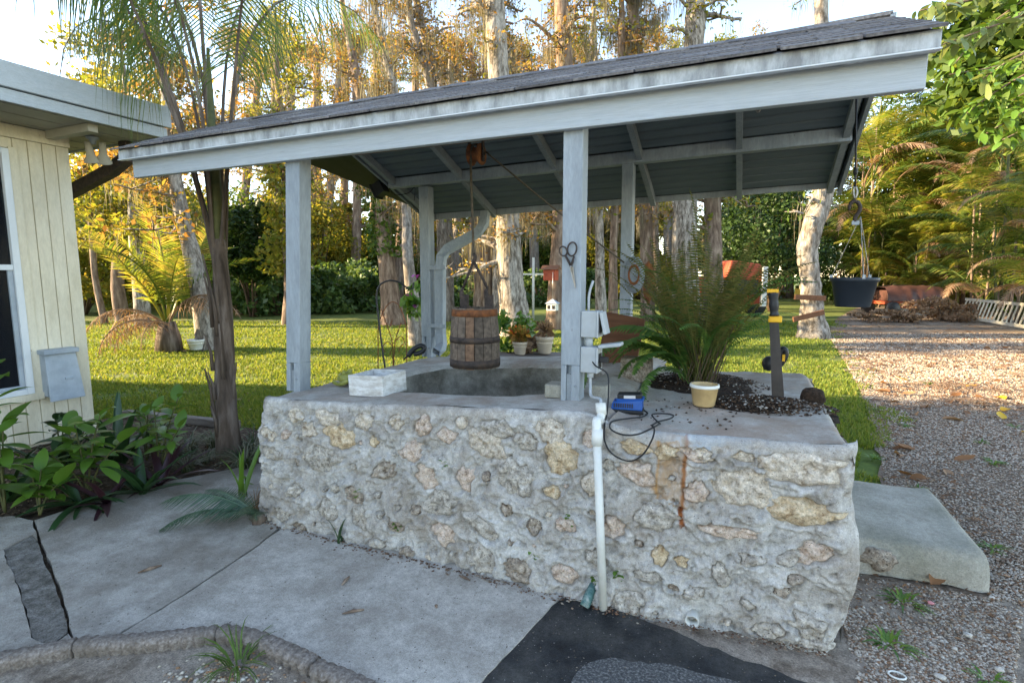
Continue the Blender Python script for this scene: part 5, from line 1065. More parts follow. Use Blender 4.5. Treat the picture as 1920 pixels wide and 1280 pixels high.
tree('cypress_tree', 'leaning pale trunk with a white pot at its foot behind the young coconut palm', [(392,652,46),(380,590,38),(368,530,34),(356,470,30),(343,410,27),(330,340,24),(318,250,20),(305,120,16)], bark_white, 9, (L_rust, 4420, .07, .35), 16, 500, seed=1, br_lo=.55)
tree('cypress_tree', 'thin leaning sapling beside the house corner far across the lawn', [(197,604,13),(180,520,10),(165,420,9),(158,330,8)], bark_brn, 8, (L_gold, 3600, .09, .5), 14, 0, seed=2)
tree('cypress_tree', 'short brown trunk left of the coconut palm in the golden shrubs', [(232,600,26),(228,540,22),(224,430,18),(222,300,16)], bark_brn, 9, (L_gold, 5200, .10, .6), 14, 200, seed=3)
tree('cypress_tree', 'pale lit trunk just behind the coconut palm fronds', [(268,610,30),(264,540,25),(258,430,22),(250,300,20)], bark_white, 9, (L_gold, 5200, .10, .6), 14, 200, seed=4)
tree('cypress_tree', 'whitish trunk seen between coconut fronds and the leaning pale trunk', [(325,592,20),(322,540,16),(318,450,15),(312,300,14)], bark_white, 10, (L_gold, 3800, .09, .5), 14, 300, seed=5)
tree('vine_tree', 'brown trunk thickly wrapped in yellow-green vine left of the front left post', [(538,606,22),(538,540,18),(536,440,17),(532,300,15),(520,150,12)], bark_brn, 10, (L_gold, 2200, .08, .4), 16, 300, seed=6, vine=(L_gold, 2600, 1.6, 6.0, .75, .13))
tree('cypress_tree', 'brown leaning trunk with flared foot behind the shepherd hook', [(738,606,50),(732,560,36),(724,480,30),(714,410,27),(703,350,25),(690,250,20),(672,150,17),(650,40,13)], bark_brn, 10, (L_rust, 2550, .06, .32), 18, 900, seed=7, br_lo=.35, vine=(L_green, 1500, 2.2, 5.6, .55, .11))
tree('cypress_tree', 'slim grey trunk with shaggy moss just left of the back left post', [(783,645,34),(778,570,25),(770,480,20),(760,400,18),(752,330,17),(742,200,15),(722,100,13),(700,0,11)], bark_pale, 8, (L_rust, 1530, .05, .28), 16, 900, (.6, 1.5), seed=8, br_lo=.4)
tree('cypress_tree', 'slender grey trunk leaning left above the middle of the roof', [(836,600,22),(826,400,19),(812,200,17),(795,120,16),(775,50,15),(760,0,14)], bark_pale, 12, (L_rust, 1700, .07, .4), 16, 600, seed=9, br_lo=.4)
tree('cypress_tree', 'second slender grey trunk close to the middle of the roof line', [(842,598,22),(838,400,19),(812,160,17),(798,80,15),(782,0,14)], bark_pale, 12, (L_rust, 1700, .07, .4), 16, 700, seed=10, br_lo=.4)
tree('cypress_tree', 'thick pale mottled trunk right behind the hanging bucket', [(968,626,74),(962,580,56),(957,520,48),(953,440,45),(948,330,42),(938,170,40),(928,40,37),(925,-60,34)], bark_white, 11, (L_rust, 2380, .06, .34), 22, 1500, (.9, 2.2), seed=11, br_lo=.30)
tree('cypress_tree', 'sunlit cream trunk just left of the thick mottled trunk', [(934,602,24),(933,500,20),(931,400,19),(928,250,18)], bark_white, 10, (L_gold, 1600, .08, .4), 12, 500, seed=12)
tree('cypress_tree', 'brown trunk directly behind the front right post', [(1043,614,44),(1046,540,32),(1048,440,30),(1052,300,28),(1058,150,32),(1052,0,28)], bark_brn, 10, (L_rust, 2550, .07, .35), 18, 1600, seed=13, br_lo=.35)
tree('cypress_tree', 'narrow yellow-lit trunk between the two right posts', [(1128,606,24),(1126,520,18),(1124,430,16),(1118,250,15),(1112,100,14)], bark_white, 11, (L_gold, 1700, .08, .45), 14, 700, seed=14)
tree('cypress_tree', 'second narrow trunk near the back right post', [(1150,602,20),(1150,500,15),(1152,400,14),(1160,200,14),(1165,60,14)], bark_brn, 11, (L_rust, 2550, .08, .45), 16, 1600, seed=15, br_lo=.35)
tree('cypress_tree', 'moss-hung trunk rising above the roof right of the middle', [(1215,600,28),(1212,450,24),(1205,250,22),(1195,100,22),(1185,0,20)], bark_brn, 10, (L_rust, 2210, .07, .4), 20, 2600, (.8, 1.9), seed=16, br_lo=.35)
tree('cypress_tree', 'broad whitish trunk standing behind the fern', [(1288,604,56),(1286,540,48),(1284,440,45),(1290,250,42),(1302,80,37),(1304,-20,34)], bark_white, 10, (L_gold, 900, .08, .4), 12, 500, seed=17, br_lo=.5)
tree('cypress_tree', 'pink-grey trunk right of the broad whitish one behind the fern', [(1338,602,40),(1338,500,33),(1336,400,31),(1330,250,28)], bark_brn, 8, (L_gold, 1800, .09, .45), 12, 300, seed=18)
tree('cypress_tree', 'dark shaggy trunk above the roof ridge', [(905,600,40),(912,400,38),(922,200,40),(926,60,38),(924,-40,34)], bark_brn, 11, (L_rust, 2210, .06, .36), 22, 1900, (.7, 1.8), seed=19, br_lo=.4)
tree('cypress_tree', 'crooked pale trunk tied with boards at the edge of the gravel', [(1525,630,62),(1523,600,44),(1521,560,37),(1519,520,34),(1514,475,36),(1522,430,36),(1535,390,37),(1544,350,36),(1545,280,30),(1542,150,26),(1540,0,22)], bark_white, 7, (L_green, 500, .07, .35), 10, 250, (.6, 1.4), seed=20, br_lo=.55, jit=.13)
tie = tree.__globals__
tb_ = onz(1525, 630); D_ = depth(tb_)
for i, (x, y, rz_) in enumerate(((1519, 558, .05), (1516, 592, -.22))):
    p = ond(x, y, D_-.45); o = MB().bar((-.42, 0, 0), (.42, 0, 0), .06, .13).build('tied_board', brown_wood); o.location = tuple(p); o.rotation_euler = (0, rz_, YAW+.1); bevel(o, .01); tag(o, ('upper' if i == 0 else 'lower')+' brown board tied across the crooked pale trunk', 'board')
for i, (x, ds_, lab_) in enumerate(((460, 30, 'left of the vine tree'), (620, 33, 'between the vine tree and the shepherd hook'), (860, 34, 'behind the downspout'), (1005, 36, 'right of the thick mottled trunk'), (1085, 33, 'between the two right posts'), (1255, 36, 'behind the back right post'), (500, 26, 'behind the queen palm crown'), (575, 38, 'above the left part of the roof'), (660, 30, 'above the left end of the ridge'), (420, 33, 'far behind the queen palm trunk'), (700, 36, 'behind the brown leaning trunk'), (745, 32, 'between the two leaning trunks'), (815, 38, 'right of the back left post'), (880, 33, 'behind the bucket bail'), (960, 38, 'behind the thick mottled trunk'), (1110, 40, 'left of the back right post'), (1170, 38, 'hidden by the back right post'), (1235, 31, 'left of the fern top'), (1370, 36, 'above the red machine'), (1420, 40, 'far right above the ridge'), (1480, 38, 'between the fern and the crooked trunk'), (545, 30, 'just behind the vine tree'), (600, 42, 'far behind the front left post'), (640, 40, 'far left of the ridge'), (725, 42, 'far behind the shepherd hook'), (780, 44, 'far behind the slim grey trunk'), (850, 44, 'far behind the hanging rope'), (925, 45, 'far behind the thick mottled trunk'), (985, 44, 'far right of the thick mottled trunk'), (1040, 44, 'far behind the scissors post'), (1340, 44, 'far behind the pink-grey trunk'))):
    tree('slender_tree', 'far slender moss-hung tree '+lab_, [(x, 600, 20), (x+random.uniform(-12, 12), 400, 16), (x+random.uniform(-25, 25), 150, 13)], random.choice([bark_brn, bark_pale]), 13, (random.choice([L_gold, L_rust, L_rust]), 2600, .10, .55), 16, 500, (1.2, 2.8), seed=40+i, dist=ds_, group='far slender trees', br_lo=.3)
# broad-leaved trees and hedge shrubs
def shrub(name, label, c, R, n, size, m, seed, cat='shrub', group=None, stems=6, lobes=14, drp=0):
    r = np.random.default_rng(seed); t = thing(name, label, cat, (c[0], c[1], 0), group=group); mb = MB(); P = []
    for k in range(lobes):
        d = r.normal(size=3); d /= np.linalg.norm(d); q = np.array([d[0]*R[0]*.75, d[1]*R[1]*.75, c[2]+d[2]*R[2]*.78]); q[2] = max(q[2], R[2]*.12); s_ = r.uniform(.28, .5)
        P.append(ball_pts(q, np.array(R)*s_, n//lobes, r.integers(1e6), .45))
        if k < stems: mb.tube(spline([(d[0]*.1, d[1]*.1, -.05), (q[0]*.4, q[1]*.4, q[2]*.5), q], 4), np.linspace(.02+R[2]*.02, .008, 9), 6)
    if mb.n: mb.build('stems', stemb_m, t, True)
    P = np.concatenate(P); P = P[P[:, 2] > .02]; V, F = leaf_cards(P, size, seed, .2, 1.9, drp); tag(obj('foliage', V, F, m, t), kind='stuff'); return t
def S(x, dist, z): g_ = grd(x, dist); return (g_[0], g_[1], z)
hed = [(445,22,'left of the queen palm trunk'),(485,24,'between palm trunk and vine tree'),(520,22,'at the foot of the vine tree'),(565,25,'behind the front left post'),(610,23,'right of the front left post'),(650,25,'between post and shepherd hook'),(690,24,'left of the brown leaning trunk'),(840,26,'behind the downspout'),(890,27,'left of the hanging bucket'),(1010,28,'right of the thick trunk'),(1080,27,'between trunks right of the scissors post')]
for i, (x, ds_, wh) in enumerate(hed): shrub('broadleaf_shrub', 'broad-leaved green shrub '+wh, S(x, ds_, .75), (1.6, 1.3, 1.0+.25*(i % 3)), 2600, .13, L_shrub, 60+i, group='hedge shrubs along the lawn')
gold = [(175,30,4.6,'far behind the house corner'),(360,30,4.2,'behind the leaning pale trunk'),(545,34,4.6,'behind the vine tree'),(720,36,4.2,'behind the brown leaning trunk'),(800,38,4.0,'behind the back left post'),(900,40,4.4,'behind the bucket rope'),(990,40,4.2,'behind the thick mottled trunk'),(1060,42,3.8,'behind the scissors post'),(150,22,2.6,'nearest the house corner'),(205,24,3.2,'left of the coconut palm'),(255,27,2.8,'behind the coconut palm'),(310,26,3.4,'right above the coconut palm'),(440,29,4.2,'behind the queen palm trunk'),(500,30,3.4,'left behind the vine tree'),(600,31,4.0,'behind the front left post'),(660,34,3.4,'left of the roof end'),(1105,38,3.0,'between the right posts'),(1200,36,2.4,'behind the back right post')]
for i, (x, ds_, z, wh) in enumerate(gold): shrub('golden_tree', 'tall sunlit yellow-green foliage '+wh, S(x, ds_, z*.72), (2.6, 2.2, z*.72), 8200, .11, L_gold if i % 3 else L_green, 90+i, 'tree', 'golden trees beyond the lawn', 8, 22)
dk = [(1450,24,3.2,(2.6,2.2,2.2),'right of the red machine'),(1400,30,3.6,(2.4,2.2,1.8),'above the red machine'),(470,21,3.0,(1.3,1.2,1.6),'dark against the sky right of the palm trunk'),(1590,30,2.4,(2.6,2,2.2),'behind the hanging tub')]
for i, (x, ds_, z, R, wh) in enumerate(dk): shrub('broadleaf_tree', 'dark green broad-leaved tree '+wh, S(x, ds_, z), R, 9000, .10, L_dark if i != 3 else L_green, 120+i, 'tree', None, 8, 24)
# far wood closing the view
r = np.random.default_rng(77); n = 110000; a = r.uniform(-1.25, .95, n); dist = r.uniform(40, 62, n); hgt = 5.0+4.5*fbm(a*9, a*0+2, 5, 3); z = hgt*r.random(n)**.8
gap_ = fbm(a*22, z*.55, 15, 3) > .40
P = np.stack([-np.sin(YAW-a)*dist, np.cos(YAW-a)*dist, z], -1)[gap_]
V, F = leaf_cards(P, .40, 5, .1, 1.6); o = obj('far_wood', V, F, rnd_mat('far_leaves', [(.06,.075,.015), (.11,.10,.02), (.15,.12,.03), (.05,.075,.015), (.16,.10,.035)], .8, .35)); tag(o, 'far wood beyond the lawn', kind='stuff')
# unseen trees added behind the house to keep the sun off the well
for i, (x, y, z, wh) in enumerate(((-14.2, -4.8, 4.9, 'leftmost of the row'), (-14.6, -2.9, 5.1, 'second in the row'), (-15.0, -1.0, 5.0, 'third in the row'), (-15.8, .4, 3.6, 'nearest the lawn'))):
    shrub('added_shade_tree', 'added unseen shade tree behind the house, '+wh, (x, y, z), (1.5, 1.5, z), 4600, .30, L_dark, 150+i, 'tree', 'added shade trees behind the house', 6, 30)

# ================================================================== COCONUT PALM AND ARECA PALMS
cb_ = onz(318, 655); coc = thing('coconut_palm', 'young coconut palm with backlit yellow-green fronds on the lawn', 'palm', tuple(cb_))
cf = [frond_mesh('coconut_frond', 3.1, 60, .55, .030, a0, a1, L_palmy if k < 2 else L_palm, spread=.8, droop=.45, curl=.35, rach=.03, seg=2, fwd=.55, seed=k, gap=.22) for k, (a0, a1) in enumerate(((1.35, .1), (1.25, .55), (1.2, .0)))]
for (rz, pt_, s, k) in ((3.3, -.05, .95, 0), (3.0, .0, .9, 1), (2.4, .1, 1.0, 0), (1.8, .05, 1.0, 1), (1.0, .1, .9, 2), (.4, .0, .85, 2), (3.7, .15, 1.05, 0), (4.6, .05, .85, 2), (2.8, .25, 1.05, 1), (5.4, -.1, .8, 0)): place('frond', cf[k], coc, (0, 0, .45), rz+.4, pt_, rf.uniform(-.3, .3), s)
dfm = [frond_mesh('dead_frond', 2.3, 52, .55, .018, .9, -1.3, L_dead, spread=.35, droop=2.2, curl=.2, rach=.03, seg=3, fwd=.3, seed=k, gap=.22, jit=.55) for k in (21, 22)]
for (rz, pt_, s) in ((3.9, -.05, .8), (4.5, -.35, .75), (5.2, -.30, .6), (.2, .15, 1.0), (3.3, -.35, 1.0), (4.2, -.5, .6)): place('dead_frond', rf.choice(dfm), coc, (0, 0, .5), rz, pt_, 0, s)
MB().tube([(0, 0, -.05), (0, 0, .25), (0, 0, .6)], [.26, .22, .14], 14, True, .2, 5).build('trunk', palm_bark, coc, True)
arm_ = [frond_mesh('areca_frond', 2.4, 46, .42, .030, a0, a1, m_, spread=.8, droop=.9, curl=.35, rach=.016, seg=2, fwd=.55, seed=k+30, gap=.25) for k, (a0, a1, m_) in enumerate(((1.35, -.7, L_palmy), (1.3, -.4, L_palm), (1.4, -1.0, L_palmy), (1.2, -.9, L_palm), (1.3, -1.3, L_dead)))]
ar = [(1640,27,1.7,'just right of the hanging tub'),(1690,28,1.75,'behind the covered trailer'),(1745,27,1.7,'above the covered trailer'),(1800,26,1.6,'behind the ladder end'),(1850,22,1.35,'above the ladder'),(1915,18,1.2,'at the right edge above the ladder'),(1975,15,1.1,'cut by the right edge of the picture'),(1615,31,1.6,'behind the tub cord'),(1770,31,1.9,'tallest in the back of the row'),(1890,25,1.8,'at the back right'),(1835,33,2.0,'far behind the ladder'),(1670,34,2.0,'far behind the tub cord'),(1725,25,1.0,'low right above the trailer'),(1820,23.5,1.0,'low behind the far end of the ladder')]
rp_ = random.Random(31)
for i, (x, ds_, s, wh) in enumerate(ar):
    t = thing('areca_palm', 'sunlit clumping palm '+wh, 'palm', tuple(grd(x, ds_)), group='clumping palms along the drive')
    for k in range(8):
        a = rp_.uniform(0, 6.28); q = rp_.uniform(.1, .55); h = rp_.uniform(.3, 5.4)*s; tp_ = (q*math.cos(a)*1.6, q*math.sin(a)*1.6, h)
        MB().tube([(q*math.cos(a), q*math.sin(a), -.05), tp_], [.05, .035], 8).build('cane', bark_brn if k % 3 else stem_m, t, True)
        for j in range(8): place('frond', rp_.choice(arm_ if j > 2 else arm_[:2]), t, tuple(np.array(tp_)*np.array([1, 1, (1 if j < 4 else rp_.uniform(.3, .95))])), rp_.uniform(0, 6.28), rp_.uniform(-.25, .1), rp_.uniform(-.3, .3), s*rp_.uniform(.8, 1.3))
for i, (x, ds_, z, wh) in enumerate(((1700,31,6.4,'behind the clumping palms left'),(1830,29,5.8,'behind the clumping palms'),(1950,22,4.0,'at the far right'),(1900,24,1.6,'low behind the ladder'),(1640,34,6.8,'behind the tub cord'))): shrub('golden_tree', 'golden broad foliage '+wh, S(x, ds_, z), (2.6, 2.2, z), 8200, .12, L_gold if i % 2 else L_green, 140+i, 'tree', 'golden trees beyond the lawn', 8, 22)
# overhanging tree at the upper right
ov = thing('overhanging_tree', 'glossy broad-leaved branches overhanging the upper right corner', 'tree', (3.6, 4.6, 0))
MB().tube(spline([(0, 0, -.1), (.05, 0, 1.8), (-.1, .1, 3.2), (-.3, .2, 4.6)], 6), np.linspace(.16, .08, 19), 12, True, .1, 6).build('trunk', bark_brn, ov, True)
lb = leaf_mesh(.15, .062, L_pale, .12, .35, lambda t: math.sin(PI*t**.9)**.5, 5); lg = leaf_mesh(.13, .062, L_lush, .15, .6, ovate, 5); lg2 = leaf_mesh(.12, .055, L_green, .15, .6, ovate, 5)
def bough(pxs, D, nl, ms, seed, s=1):
    r = random.Random(seed); P = spline([ond(x, y, D)-np.array([3.6, 4.6, 0]) for x, y in pxs], 8); MB().tube(P, np.linspace(.016, .005, len(P)), 6).build('branch', bark_brn, ov, True)
    for k in range(nl):
        p = P[r.randint(len(P)//4, len(P)-1)]+np.array([r.uniform(-.05, .05) for _ in range(3)]); place('leaf', r.choice(ms), ov, p, r.uniform(0, 6.28), r.uniform(-1.3, .1), r.uniform(-.5, .5), s*r.uniform(.5, 1.25))
bough([(2080,-60),(1960,10),(1860,50),(1765,85)], 4.6, 60, [lb], 1, 1.05); bough([(2060,-120),(1930,-30),(1800,5),(1725,20)], 4.6, 60, [lb], 2, 1.05); bough([(2080,40),(1980,80),(1900,110),(1840,150)], 5.0, 66, [lg, lb], 3, 1.0)
for i, q in enumerate(([(2080,60),(1960,120),(1870,170),(1810,215)], [(2080,120),(1980,180),(1910,215),(1850,250)], [(2100,0),(1980,60),(1880,120),(1780,140)], [(2090,180),(2000,225),(1930,240),(1880,262)], [(2100,90),(2000,140),(1930,170),(1880,200)], [(2100,-60),(2000,-10),(1900,30),(1830,60)], [(2000,-60),(1920,0),(1840,60),(1790,120)])): bough(q, 5.3+.25*i, 85, [lg, lg2], 10+i, 1.05)
P = np.concatenate([ball_pts(ond(x, y, D)-np.array([3.6, 4.6, 0]), (R, R, R*.8), n, x+y, .1) for x, y, D, R, n in ((1900,60,7.2,1.0,900),(1850,150,7.4,.8,700),(1920,190,7.0,.8,700),(1990,100,7.0,1.2,700),(1820,60,7.6,.7,500))]); V, F = leaf_cards(P, .11, 9, .1, 1.8, .5); obj('foliage', V, F, L_green, ov)
# ================================================================== SMALLER THINGS IN THE YARD
def pot(name, label, p, r, h, m, cat='plant pot', group=None):
    t = thing(name, label, cat, (p[0], p[1], p[2])); MB().lathe([(.001, 0), (r*.68, 0), (r*.72, .01), (r*.92, h*.78), (r*1.0, h*.80), (r*1.02, h), (r*.94, h), (r*.88, h*.85), (.001, h*.85)], (0, 0, 0), 24).build('pot', m, t, True)
    MB().lathe([(r*.945, h*.60), (r*.96, h*.66), (r*.95, h*.70)], (0, 0, 0), 24).build('band', m, t, True); return t
pA = grd(972, 9.0); pB = grd(1020, 9.0)
for (x, y0_, y1_, wd, m, lab, fl_) in ((975, 664, 640, 28, terracotta, 'small pale pot of flowers behind the well bucket', L_rust), (1021, 662, 630, 34, terracotta, 'larger cream pot with a dry plant left of the front right post', L_dead), (893, 668, 640, 26, clay_m, 'small clay pot half hidden left of the bucket', L_green)):
    D = 6.2; b = ond(x, y0_, D); k = D/F_PX; t = pot('flower_pot', lab, (b[0], b[1], b[2]), wd*k/2, (y0_-y1_)*k, m)
    V, F = leaf_cards(ball_pts((0, 0, (y0_-y1_)*k+.07), (.12, .12, .11), 170, x, .1), .04, x); obj('foliage', V, F, fl_, t)
    if x == 975:
        fm_ = rnd_mat('flower_petals', [(.55,.03,.04), (.62,.30,.02), (.50,.05,.05)], .5, .2); V, F = leaf_cards(ball_pts((0, 0, (y0_-y1_)*k+.12), (.16, .12, .07), 26, 5, .2), .035, 6); obj('blossoms', V, F, fm_, t)
    bn = b.copy(); MB()
# bench-like ledge carrying those pots
lz = ond(975, 664, 6.2)[2]; pl_ = ond(945, 664, 6.2); pr_ = ond(1120, 660, 6.2)
lg_ = MB(); lg_.bar((pl_[0]-.6, pl_[1]-.2, lz-.03), (pr_[0]+.3, pr_[1]+.1, lz-.03), .42, .05)
lt = thing('garden_bench', 'low grey plank bench behind the well carrying flower pots', 'bench'); lg_.build('plank', timber_m, lt)
for q in (0, 1):
    p = pl_ if q == 0 else pr_; bx('support', (p[0]-.1, p[1]-.1, -.04), (p[0]+.1, p[1]+.15, lz-.055), block_m, lt, .01)
bgp = shrub('flowering_shrub', 'loose leafy plant with a few flowers behind the bucket', (ond(955, 640, 6.6)[0], ond(955, 640, 6.6)[1], .75), (.35, .3, .45), 700, .05, L_lush, 171)
shrub('dry_shrub', 'brown dry plant heap between the two pale pots', (ond(998, 650, 6.4)[0], ond(998, 650, 6.4)[1], .75), (.22, .2, .16), 420, .05, L_dead, 172)
# pot and light at the leaning tree
p = onz(368, 655); pot('white_pot', 'white footed pot at the foot of the leaning pale trunk', p, .17, .22, pvc_m)
sl_ = thing('path_light', 'small white path light beside the white pot on the lawn', 'path light', tuple(onz(397, 652))); cyl('stake', (0, 0, 0), (-.05, 0, .34), .025, pvc_m, sl_, 8); MB().box((-.12, -.06, .33), (.03, .06, .44)).build('lamp', pvc_m, sl_)
# shepherd hook and wire trellis
sD = 4.75
hkq = MB().tube(spline([ond(x, y, sD) for x, y in [(722, 690), (715, 640), (709, 590), (706, 555), (712, 535), (730, 526), (750, 530), (764, 540), (773, 541), (776, 530)]], 6), .008, 8).build('shepherd_hook', dark_m, None, True); tag(hkq, 'black shepherd hook pole left of the back left post', 'plant hook')
tw = thing('wire_trellis', 'rusty wire trellis with leaf ornaments beside the shepherd hook', 'trellis')
for pp_ in ([(709,690),(709,650),(710,610),(722,578),(736,566),(750,576),(761,610),(762,650),(763,690)], [(737,690),(735,640),(722,600),(715,580)], [(738,690),(741,640),(752,605)], [(737,650),(727,640),(718,650),(722,660)], [(740,640),(752,630),(758,642),(750,650)]):
    MB().tube(spline([ond(x, y, 4.9) for x, y in pp_], 6), .0045, 5).build('wire', rust_m, tw, True)
for (x, y) in ((732, 614), (731, 668), (748, 662)): place('leaf_ornament', leaf_mesh(.09, .045, rust_m, .2, .2, ovate, 4), tw, ond(x, y, 4.9), .4, 1.3)
bc_ = thing('black_clamp', 'black strap clamp lying beside the back left post foot', 'clamp')
MB().tube(spline([ond(x, y, 4.75) for x, y in [(765, 668), (775, 655), (788, 648), (796, 652), (790, 660), (776, 664)]], 5), .022, 8).build('body', dark_m, bc_, True)
cyl('tail', ond(757, 674, 4.75), ond(767, 664, 4.75), .008, dark_m, bc_, 6)
# orchid blossoms on the trunk left of the post
orc = thing('orchid', 'purple orchid blossoms growing on the slim grey trunk', 'orchid', tuple(ond(775, 560, 7.2)))
V, F = leaf_cards(np.concatenate([ball_pts((q, 0, z), (.05, .04, .035), 5, abs(int(z*100))+7, .1) for q, z in ((.05, .3), (-.05, .05), (.02, -.12))]), .04, 3); obj('blossoms', V, F, rnd_mat('orchid_petal', [(.30,.05,.33), (.45,.10,.45)], .5, .3), orc)
V, F = leaf_cards(ball_pts((0, 0, -.05), (.16, .12, .3), 60, 8, .1), .10, 4); obj('leaves', V, F, L_lush, orc)
# bird feeder, lantern and clothes line far behind
bf_ = thing('bird_feeder', 'small red wooden bird feeder fixed to the brown trunk', 'bird feeder', tuple(ond(1033, 515, 12)))
bx('box', (-.14, -.12, -.13), (.14, .12, .12), red_m, bf_, .01); o = obj('roof', [(-.2,-.16,.11),(.2,-.16,.11),(.2,.16,.11),(-.2,.16,.11),(-.2,0,.21),(.2,0,.21)], [(0,1,5,4),(2,3,4,5),(1,2,5),(3,0,4),(3,2,1,0)], brown_wood, bf_)
ln = thing('house_lantern', 'tiny white house-shaped lantern hanging near the bird feeder', 'lantern', tuple(ond(1036, 573, 10)))
bx('body', (-.09, -.08, -.09), (.09, .08, .04), pvc_m, ln, .006); obj('roof', [(-.12,-.1,.04),(.12,-.1,.04),(.12,.1,.04),(-.12,.1,.04),(0,0,.13)], [(0,1,4),(1,2,4),(2,3,4),(3,0,4),(3,2,1,0)], metal_gr, ln)
for s in (-.045, .045): bx('window', (s-.028, -.083, -.06), (s+.028, -.0805, .01), dark_m, ln, 0)
cyl('hanger', (0, 0, .12), (0, 0, .62), .006, steel_m, ln, 5)
cl_ = thing('clothes_post', 'white clothes line post with crossbar far across the lawn', 'post', tuple(grd(1000, 19))); cyl('pole', (0, 0, 0), (0, 0, 2.2), .045, pvc_m, cl_, 10); MB().bar((-.4, -.2, 1.62), (.9, .4, 1.62), .05, .06).build('crossbar', pvc_m, cl_)
# red machine
g_ = grd(1385, 21); rm = thing('red_machine', 'faded red machine housing with a dark opening beyond the fern', 'machine', tuple(g_), YAW)
V = [(-1.0,-.6,1.0),(.85,-.6,1.0),(.85,.6,1.0),(-1.0,.6,1.0),(-1.0,-.6,1.75),(.95,-.6,1.35),(.95,.6,1.35),(-1.0,.6,1.75),(-.4,-.6,2.15),(.75,-.6,1.95),(.75,.6,1.95),(-.4,.6,2.15)]
o = obj('hood', [(-.75,-.6,1.45),(.8,-.6,1.30),(.8,.6,1.30),(-.75,.6,1.45),(-.55,-.6,2.15),(.62,-.6,2.0),(.62,.6,2.0),(-.55,.6,2.15)], [(0,3,2,1),(4,5,6,7),(0,1,5,4),(1,2,6,5),(2,3,7,6),(3,0,4,7)], red_m, rm); bevel(o, .08, 3)
bx('opening_shade_box', (-.5, -.62, .85), (.5, -.3, 1.40), dark_m, rm, 0); bx('frame', (-.75, -.3, .45), (.8, .5, .85), red_m, rm, .03); bx('side_post', (.62, -.7, .4), (.82, -.55, 1.9), pvc_m, rm, .02); bx('chute', (-1.5, -.2, .5), (-.75, .3, 1.5), red_m, rm, .03)  # the opening is a solid near-black box standing in for shade inside
for s in (-.7, .7): MB().lathe([(.001, -.1), (.40, -.1), (.44, -.05), (.44, .05), (.40, .1), (.001, .1)], (0, 0, 0), 20, Matrix.Translation((s, 0, .42))@Matrix.Rotation(PI/2, 4, 'X')).build('wheel', dark_m, rm, True)
# covered trailer
t0 = grd(1700, 22); trl = thing('covered_trailer', 'low trailer covered by a brown tarpaulin at the end of the drive', 'trailer', tuple(t0), YAW-.05)
nx, ny = 30, 12; u = np.linspace(-1, 1, nx); v = np.linspace(0, 1, ny); U, W = np.meshgrid(u, v, indexing='ij'); th = PI*W
X_ = U*1.12+.05*(fbm(U*4, W*4, 3, 3)-.5); Y_ = -np.cos(th)*.75*(1+.08*(fbm(U*6, W*3, 5, 3)-.5)); Z_ = .55+np.minimum(np.sin(th)*1.3, 1)*.62*(1-.10*np.abs(U)**3)+.10*(fbm(U*5, W*5, 7, 3)-.5)
obj('tarpaulin', np.stack([X_, Y_, Z_], -1).reshape(-1, 3), grid_faces(nx, ny), tarp_m, trl, True); bx('load', (-1.05, -.6, .55), (1.05, .6, .98), tarp_m, trl, .03)
bx('bed', (-1.15, -.62, .42), (1.15, .62, .54), red_m, trl, .01); bx('bumper', (-1.0, -.85, .30), (.6, -.70, .38), red_m, trl, .01)
for (s, q) in ((-.95, -.8), (.95, -.8), (-.95, .8), (.95, .8)):
    w_ = MB().lathe([(.001, -.09), (.24, -.09), (.28, -.05), (.28, .05), (.24, .09), (.001, .09)], (0, 0, 0), 20, Matrix.Translation((s, q, .26))@Matrix.Rotation(PI/2, 4, 'X')).build('wheel', dark_m, trl, True)
for s in (-.45, .25): bx('cinder_block', (s-.2, -.7, .0), (s+.2, -.45, .28), conc_m, trl, .01)
# ladder along the palms
A = grd(1806, 19.5); B = grd(2000, 14.0); ld = thing('ladder', 'pale wooden ladder lying on edge along the palms at the right', 'ladder')
za0, za1 = .28, .95
def lpnt(t, up): p = A*(1-t)+B*t; return (p[0]+up*.15, p[1], (.10 if not up else .72))
MB().bar(lpnt(0, 0), lpnt(1, 0), .05, .09).build('rail', wood_pale, ld); MB().bar(lpnt(0, 1), lpnt(1, 1), .05, .09).build('rail', wood_pale, ld)
for k in range(23): MB().bar(lpnt((k+.5)/23, 0), lpnt((k+.5)/23, 1), .035, .04, (0, 1, 0)).build('rung', wood_pale, ld)
# brush heap
shrub('brush_heap', 'tangled brown brush heap between trailer and ladder', (*grd(1775, 19)[:2], .35), (1.2, 1.0, .40), 2600, .07, L_dead, 180, 'brush heap', None, 5, 12)
shrub('brush_heap', 'golden straw heap in front of the covered trailer', (*grd(1665, 18.5)[:2], .15), (1.1, .6, .22), 2200, .06, L_dead, 181, 'brush heap', None, 0, 10)

